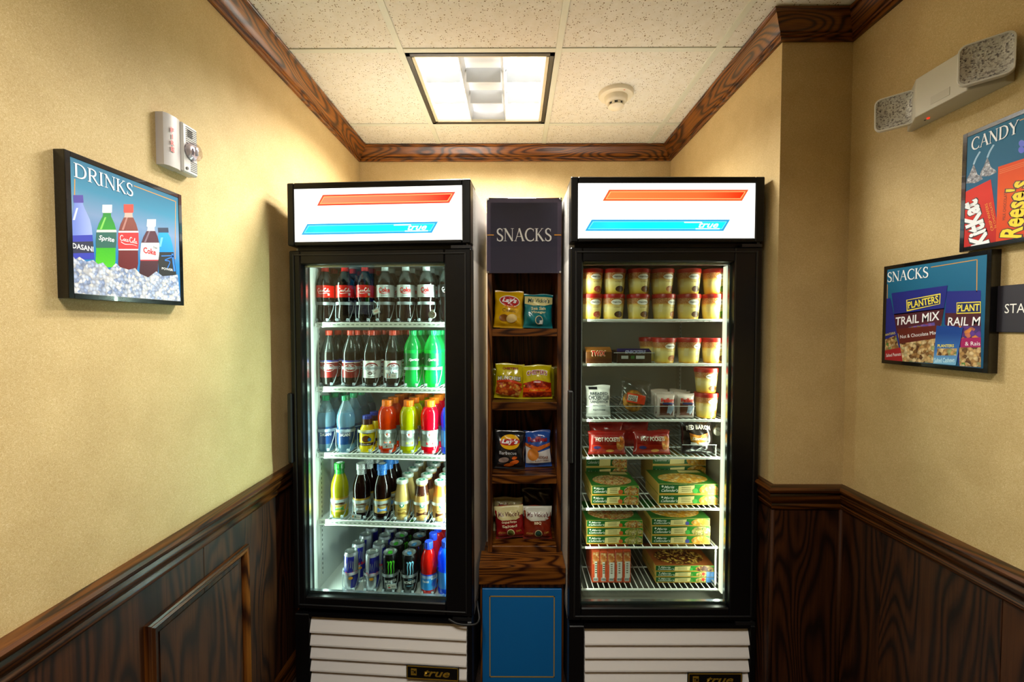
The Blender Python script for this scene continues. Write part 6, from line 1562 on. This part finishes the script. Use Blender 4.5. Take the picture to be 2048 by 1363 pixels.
fnprint(t, 'potato_picture', ell(-w * .3, h * .25, w * .34, h * .09, 18, -.1), P('#8A5418', .35), fn(.0010)); fnprint(t, 'chip_picture', ell(w * .25, h * .24, w * .38, h * .11, 18, .2), P('#F4D890', .35), fn(.0012)); fnprint(t, 'gold_strip', ell(w * .15, h * .57, w * .5, h * .045, 18, -.1), P('#E88A14', .35), fn(.0010))
t, fn, w, h = shelf_bag(1046, 1105, 588, 657, Y1, 0, .030, '#0E7C84', 'teal chip bag with cream top and sailing picture, top tower shelf', roll=.03, seed=44)
fnprint(t, 'cream_top', [(-w * .97, h * .70), (-w * .4, h * .63), (w * .4, h * .63), (w * .97, h * .70), (w * .97, h * .90), (-w * .97, h * .92)], P('#E4DC98', .35), fn(.0009))
def vickie(t, fn, w, h, col, lines, lcol, pic_):
    fnwords("Ms Vickie's", col, t, 0, h * .785, w * 1.5, h * .13, fn(.0014), shear=.15, bold=.02)
    for i, s_ in enumerate(lines): fnwords(s_, lcol, t, 0, h * (.545 - .115 * i), w * (1.05 if len(s_) > 4 else .5), h * .085, fn(.0014), bold=.02)
    fnprint(t, 'round_picture_rim', ell(w * .05, h * .215, w * .27, h * .125), P('#E8DCA8', .35), fn(.0010)); fnprint(t, 'round_picture', ell(w * .05, h * .215, w * .22, h * .105), pic_, fn(.0014))
vickie(t, fn, w, h, P('#123C3C', .4), ['Sea Salt', 'Vinegar'], P('#E0E4B0', .4), P('#1C5A6C', .35))
fnprint(t, 'white_sail', [(0, h * .10), (w * .3, h * .10), (w * .34, h * .22), (w * .1, h * .20)], P('#E8F0E8', .35), fn(.0018))
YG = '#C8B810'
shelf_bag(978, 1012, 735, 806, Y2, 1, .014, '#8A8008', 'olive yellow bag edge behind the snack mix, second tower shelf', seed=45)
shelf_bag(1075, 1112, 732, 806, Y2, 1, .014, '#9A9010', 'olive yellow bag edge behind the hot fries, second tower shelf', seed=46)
t, fn, w, h = shelf_bag(987, 1046, 728, 804, Y1, 1, .030, YG, 'yellow and orange snack mix bag on the second tower shelf', roll=.05, seed=47)
SNK = speckle('snack_pic', [(0, '#A82C08'), (.5, '#D86018'), (.85, '#E89C38'), (1, '#F4C860')], 75, .35)
fnprint(t, 'snack_picture', [(-w * .9, h * .12), (w * .7, h * .06), (w * .95, h * .3), (w * .7, h * .42), (0, h * .5), (-w * .9, h * .44)], SNK, fn(.0010)); fnprint(t, 'orange_sweep', [(-w * .9, h * .44), (0, h * .5), (w * .9, h * .36), (w * .95, h * .44), (0, h * .57), (-w * .9, h * .5)], P('#C83C10', .35), fn(.0014))
fnwords('MUNCHIES', P('#2A1C10', .4), t, 0, h * .56, w * 1.66, h * .13, fn(.0014), bold=.05, arch=.004); fnwords('MUNCHIES', P('#F4F0E0', .4), t, 0, h * .56, w * 1.6, h * .105, fn(.0020), bold=.02, arch=.004); fnwords("CHESTER'S", P('#8A1C28', .4), t, w * .05, h * .86, w * 1.1, h * .07, fn(.0014), bold=.03)
t, fn, w, h = shelf_bag(1044, 1105, 730, 804, Y1, 1, .030, YG, 'yellow hot fries bag with red lower half, second tower shelf', roll=-.02, seed=48)
fnprint(t, 'red_lower', [(-w * .96, h * .06), (w * .96, h * .06), (w * .96, h * .46), (0, h * .56), (-w * .96, h * .46)], speckle('fries_pic', [(0, '#8A1408'), (.5, '#C02C10'), (1, '#E05A20')], 80, .35), fn(.0009)); fnprint(t, 'orange_band', rect(-w * .96, w * .96, h * .2, h * .33), P('#E8500C', .35), fn(.0013))
fnwords("CHESTER'S", P('#F4F0E8', .4), t, 0, h * .745, w * 1.42, h * .15, fn(.0013), bold=.06, arch=.006); fnwords("CHESTER'S", P('#A01420', .4), t, 0, h * .745, w * 1.36, h * .12, fn(.0020), bold=.02, arch=.006)
fnprint(t, 'red_tab', rect(-w * .28, w * .28, h * .46, h * .53), P('#B81018', .35), fn(.0016)); fnwords('FRIES', TXW, t, 0, h * .495, w * .46, h * .045, fn(.0022), bold=.02); fnwords('Flamin Hot', P('#F8B020', .4), t, 0, h * .265, w * 1.1, h * .07, fn(.0018), shear=.2, bold=.02)
t, fn, w, h = shelf_bag(986, 1049, 862, 950, Y1, 2, .030, '#1A1A1C', 'black barbecue chip bag with yellow round logo, third tower shelf', roll=.04, seed=49)
fnprint(t, 'yellow_disc', ell(0, h * .71, w * .66, h * .19, 26), P('#F0B410', .3), fn(.0009)); fnprint(t, 'red_banner', ell(0, h * .71, w * .68, h * .085, 24, .06), P('#B81418', .3), fn(.0013)); fnwords("Lay's", TXW, t, 0, h * .715, w * 1.1, h * .15, fn(.0022), shear=.25, bold=.04); fnwords('Barbecue', P('#E0E0E0', .4), t, -w * .1, h * .435, w * 1.15, h * .085, fn(.0014))
for q in ((-.35, .25, .34, .07, '#A08A80'), (.35, .20, .3, .055, '#D86018'), (0, .12, .34, .05, '#E06A14'), (.35, .31, .18, .04, '#D86018')): fnprint(t, 'chip_picture', ell(q[0] * w, q[1] * h, q[2] * w, q[3] * h, 14, .2), P(q[4], .35), fn(.0010 + q[1] * .002))
t, fn, w, h = shelf_bag(1050, 1104, 862, 946, Y1 + .03, 2, .026, '#2850A0', 'blue and orange cheddar chip bag on the third tower shelf', roll=-.04, seed=50)
fnprint(t, 'white_lower', [(-w * .95, h * .12), (w * .95, h * .12), (w * .95, h * .5), (0, h * .42), (-w * .95, h * .6)], P('#D8D4D0', .35), fn(.0009)); fnprint(t, 'orange_ribbon', [(-w * .95, h * .6), (0, h * .46), (w * .95, h * .58), (w * .95, h * .66), (0, h * .56), (-w * .95, h * .68)], P('#C8641C', .35), fn(.0013)); fnprint(t, 'chip_picture', ell(-w * .4, h * .36, w * .44, h * .17, 20, .5), P('#D08030', .35), fn(.0015))
fnwords('Ruffles', P('#9A1824', .4), t, 0, h * .77, w * 1.5, h * .14, fn(.0014), bold=.05); fnwords('CHEDDAR', P('#8A4A1C', .4), t, w * .25, h * .27, w * 1.0, h * .075, fn(.0014), bold=.02); fnwords('& SOUR CREAM', P('#8A4A1C', .4), t, w * .25, h * .18, w * 1.0, h * .05, fn(.0014))
CRM2 = '#CFC48C'
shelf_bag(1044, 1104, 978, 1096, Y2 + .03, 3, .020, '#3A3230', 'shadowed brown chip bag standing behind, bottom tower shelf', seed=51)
t, fn, w, h = shelf_bag(986, 1046, 996, 1096, Y2 - .012, 3, .020, CRM2, 'cream-topped chip bag behind the leaning one, bottom tower shelf', seed=52)
fnwords("Ms Vickie's", P('#6A1C20', .4), t, 0, h * .80, w * 1.3, h * .1, fn(.0014), shear=.15, bold=.02)
for p0, p1, py, rl, col, lines, lb, sd in ((992, 1051, 1014, -.08, '#8A1418', ['Original Recipe', 'Salted'], 'dark red and cream chip bag leaning sideways, bottom tower shelf', 53), (1046, 1104, 1013, .0, '#7C2410', ['BBQ'], 'rust red barbecue chip bag with cream top, bottom tower shelf', 54)):
    t, fn, w, h = shelf_bag(p0, p1, py, 1098, Y1 - .01, 3, .032, col, lb, roll=rl, seed=sd)
    fnprint(t, 'cream_top', [(-w, h * .70), (-w * .5, h * .61), (w * .5, h * .61), (w, h * .70), (w, h * .999), (-w, h * .999)], P(CRM2 if sd == 53 else '#C8C8B8', .35), fn(.0009))
    vickie(t, fn, w, h, P('#5A1418', .4), lines, P('#F0E0B8', .4), P('#5A6A28' if sd == 53 else '#1C4A3C', .35))
    fnwords('KETTLE COOKED', P('#D8A848', .4), t, -w * .55, h * .22, w * .5, h * .06, fn(.0013)); fnwords('CHIPS', P('#D8A848', .4), t, w * .62, h * .25, w * .36, h * .06, fn(.0013))
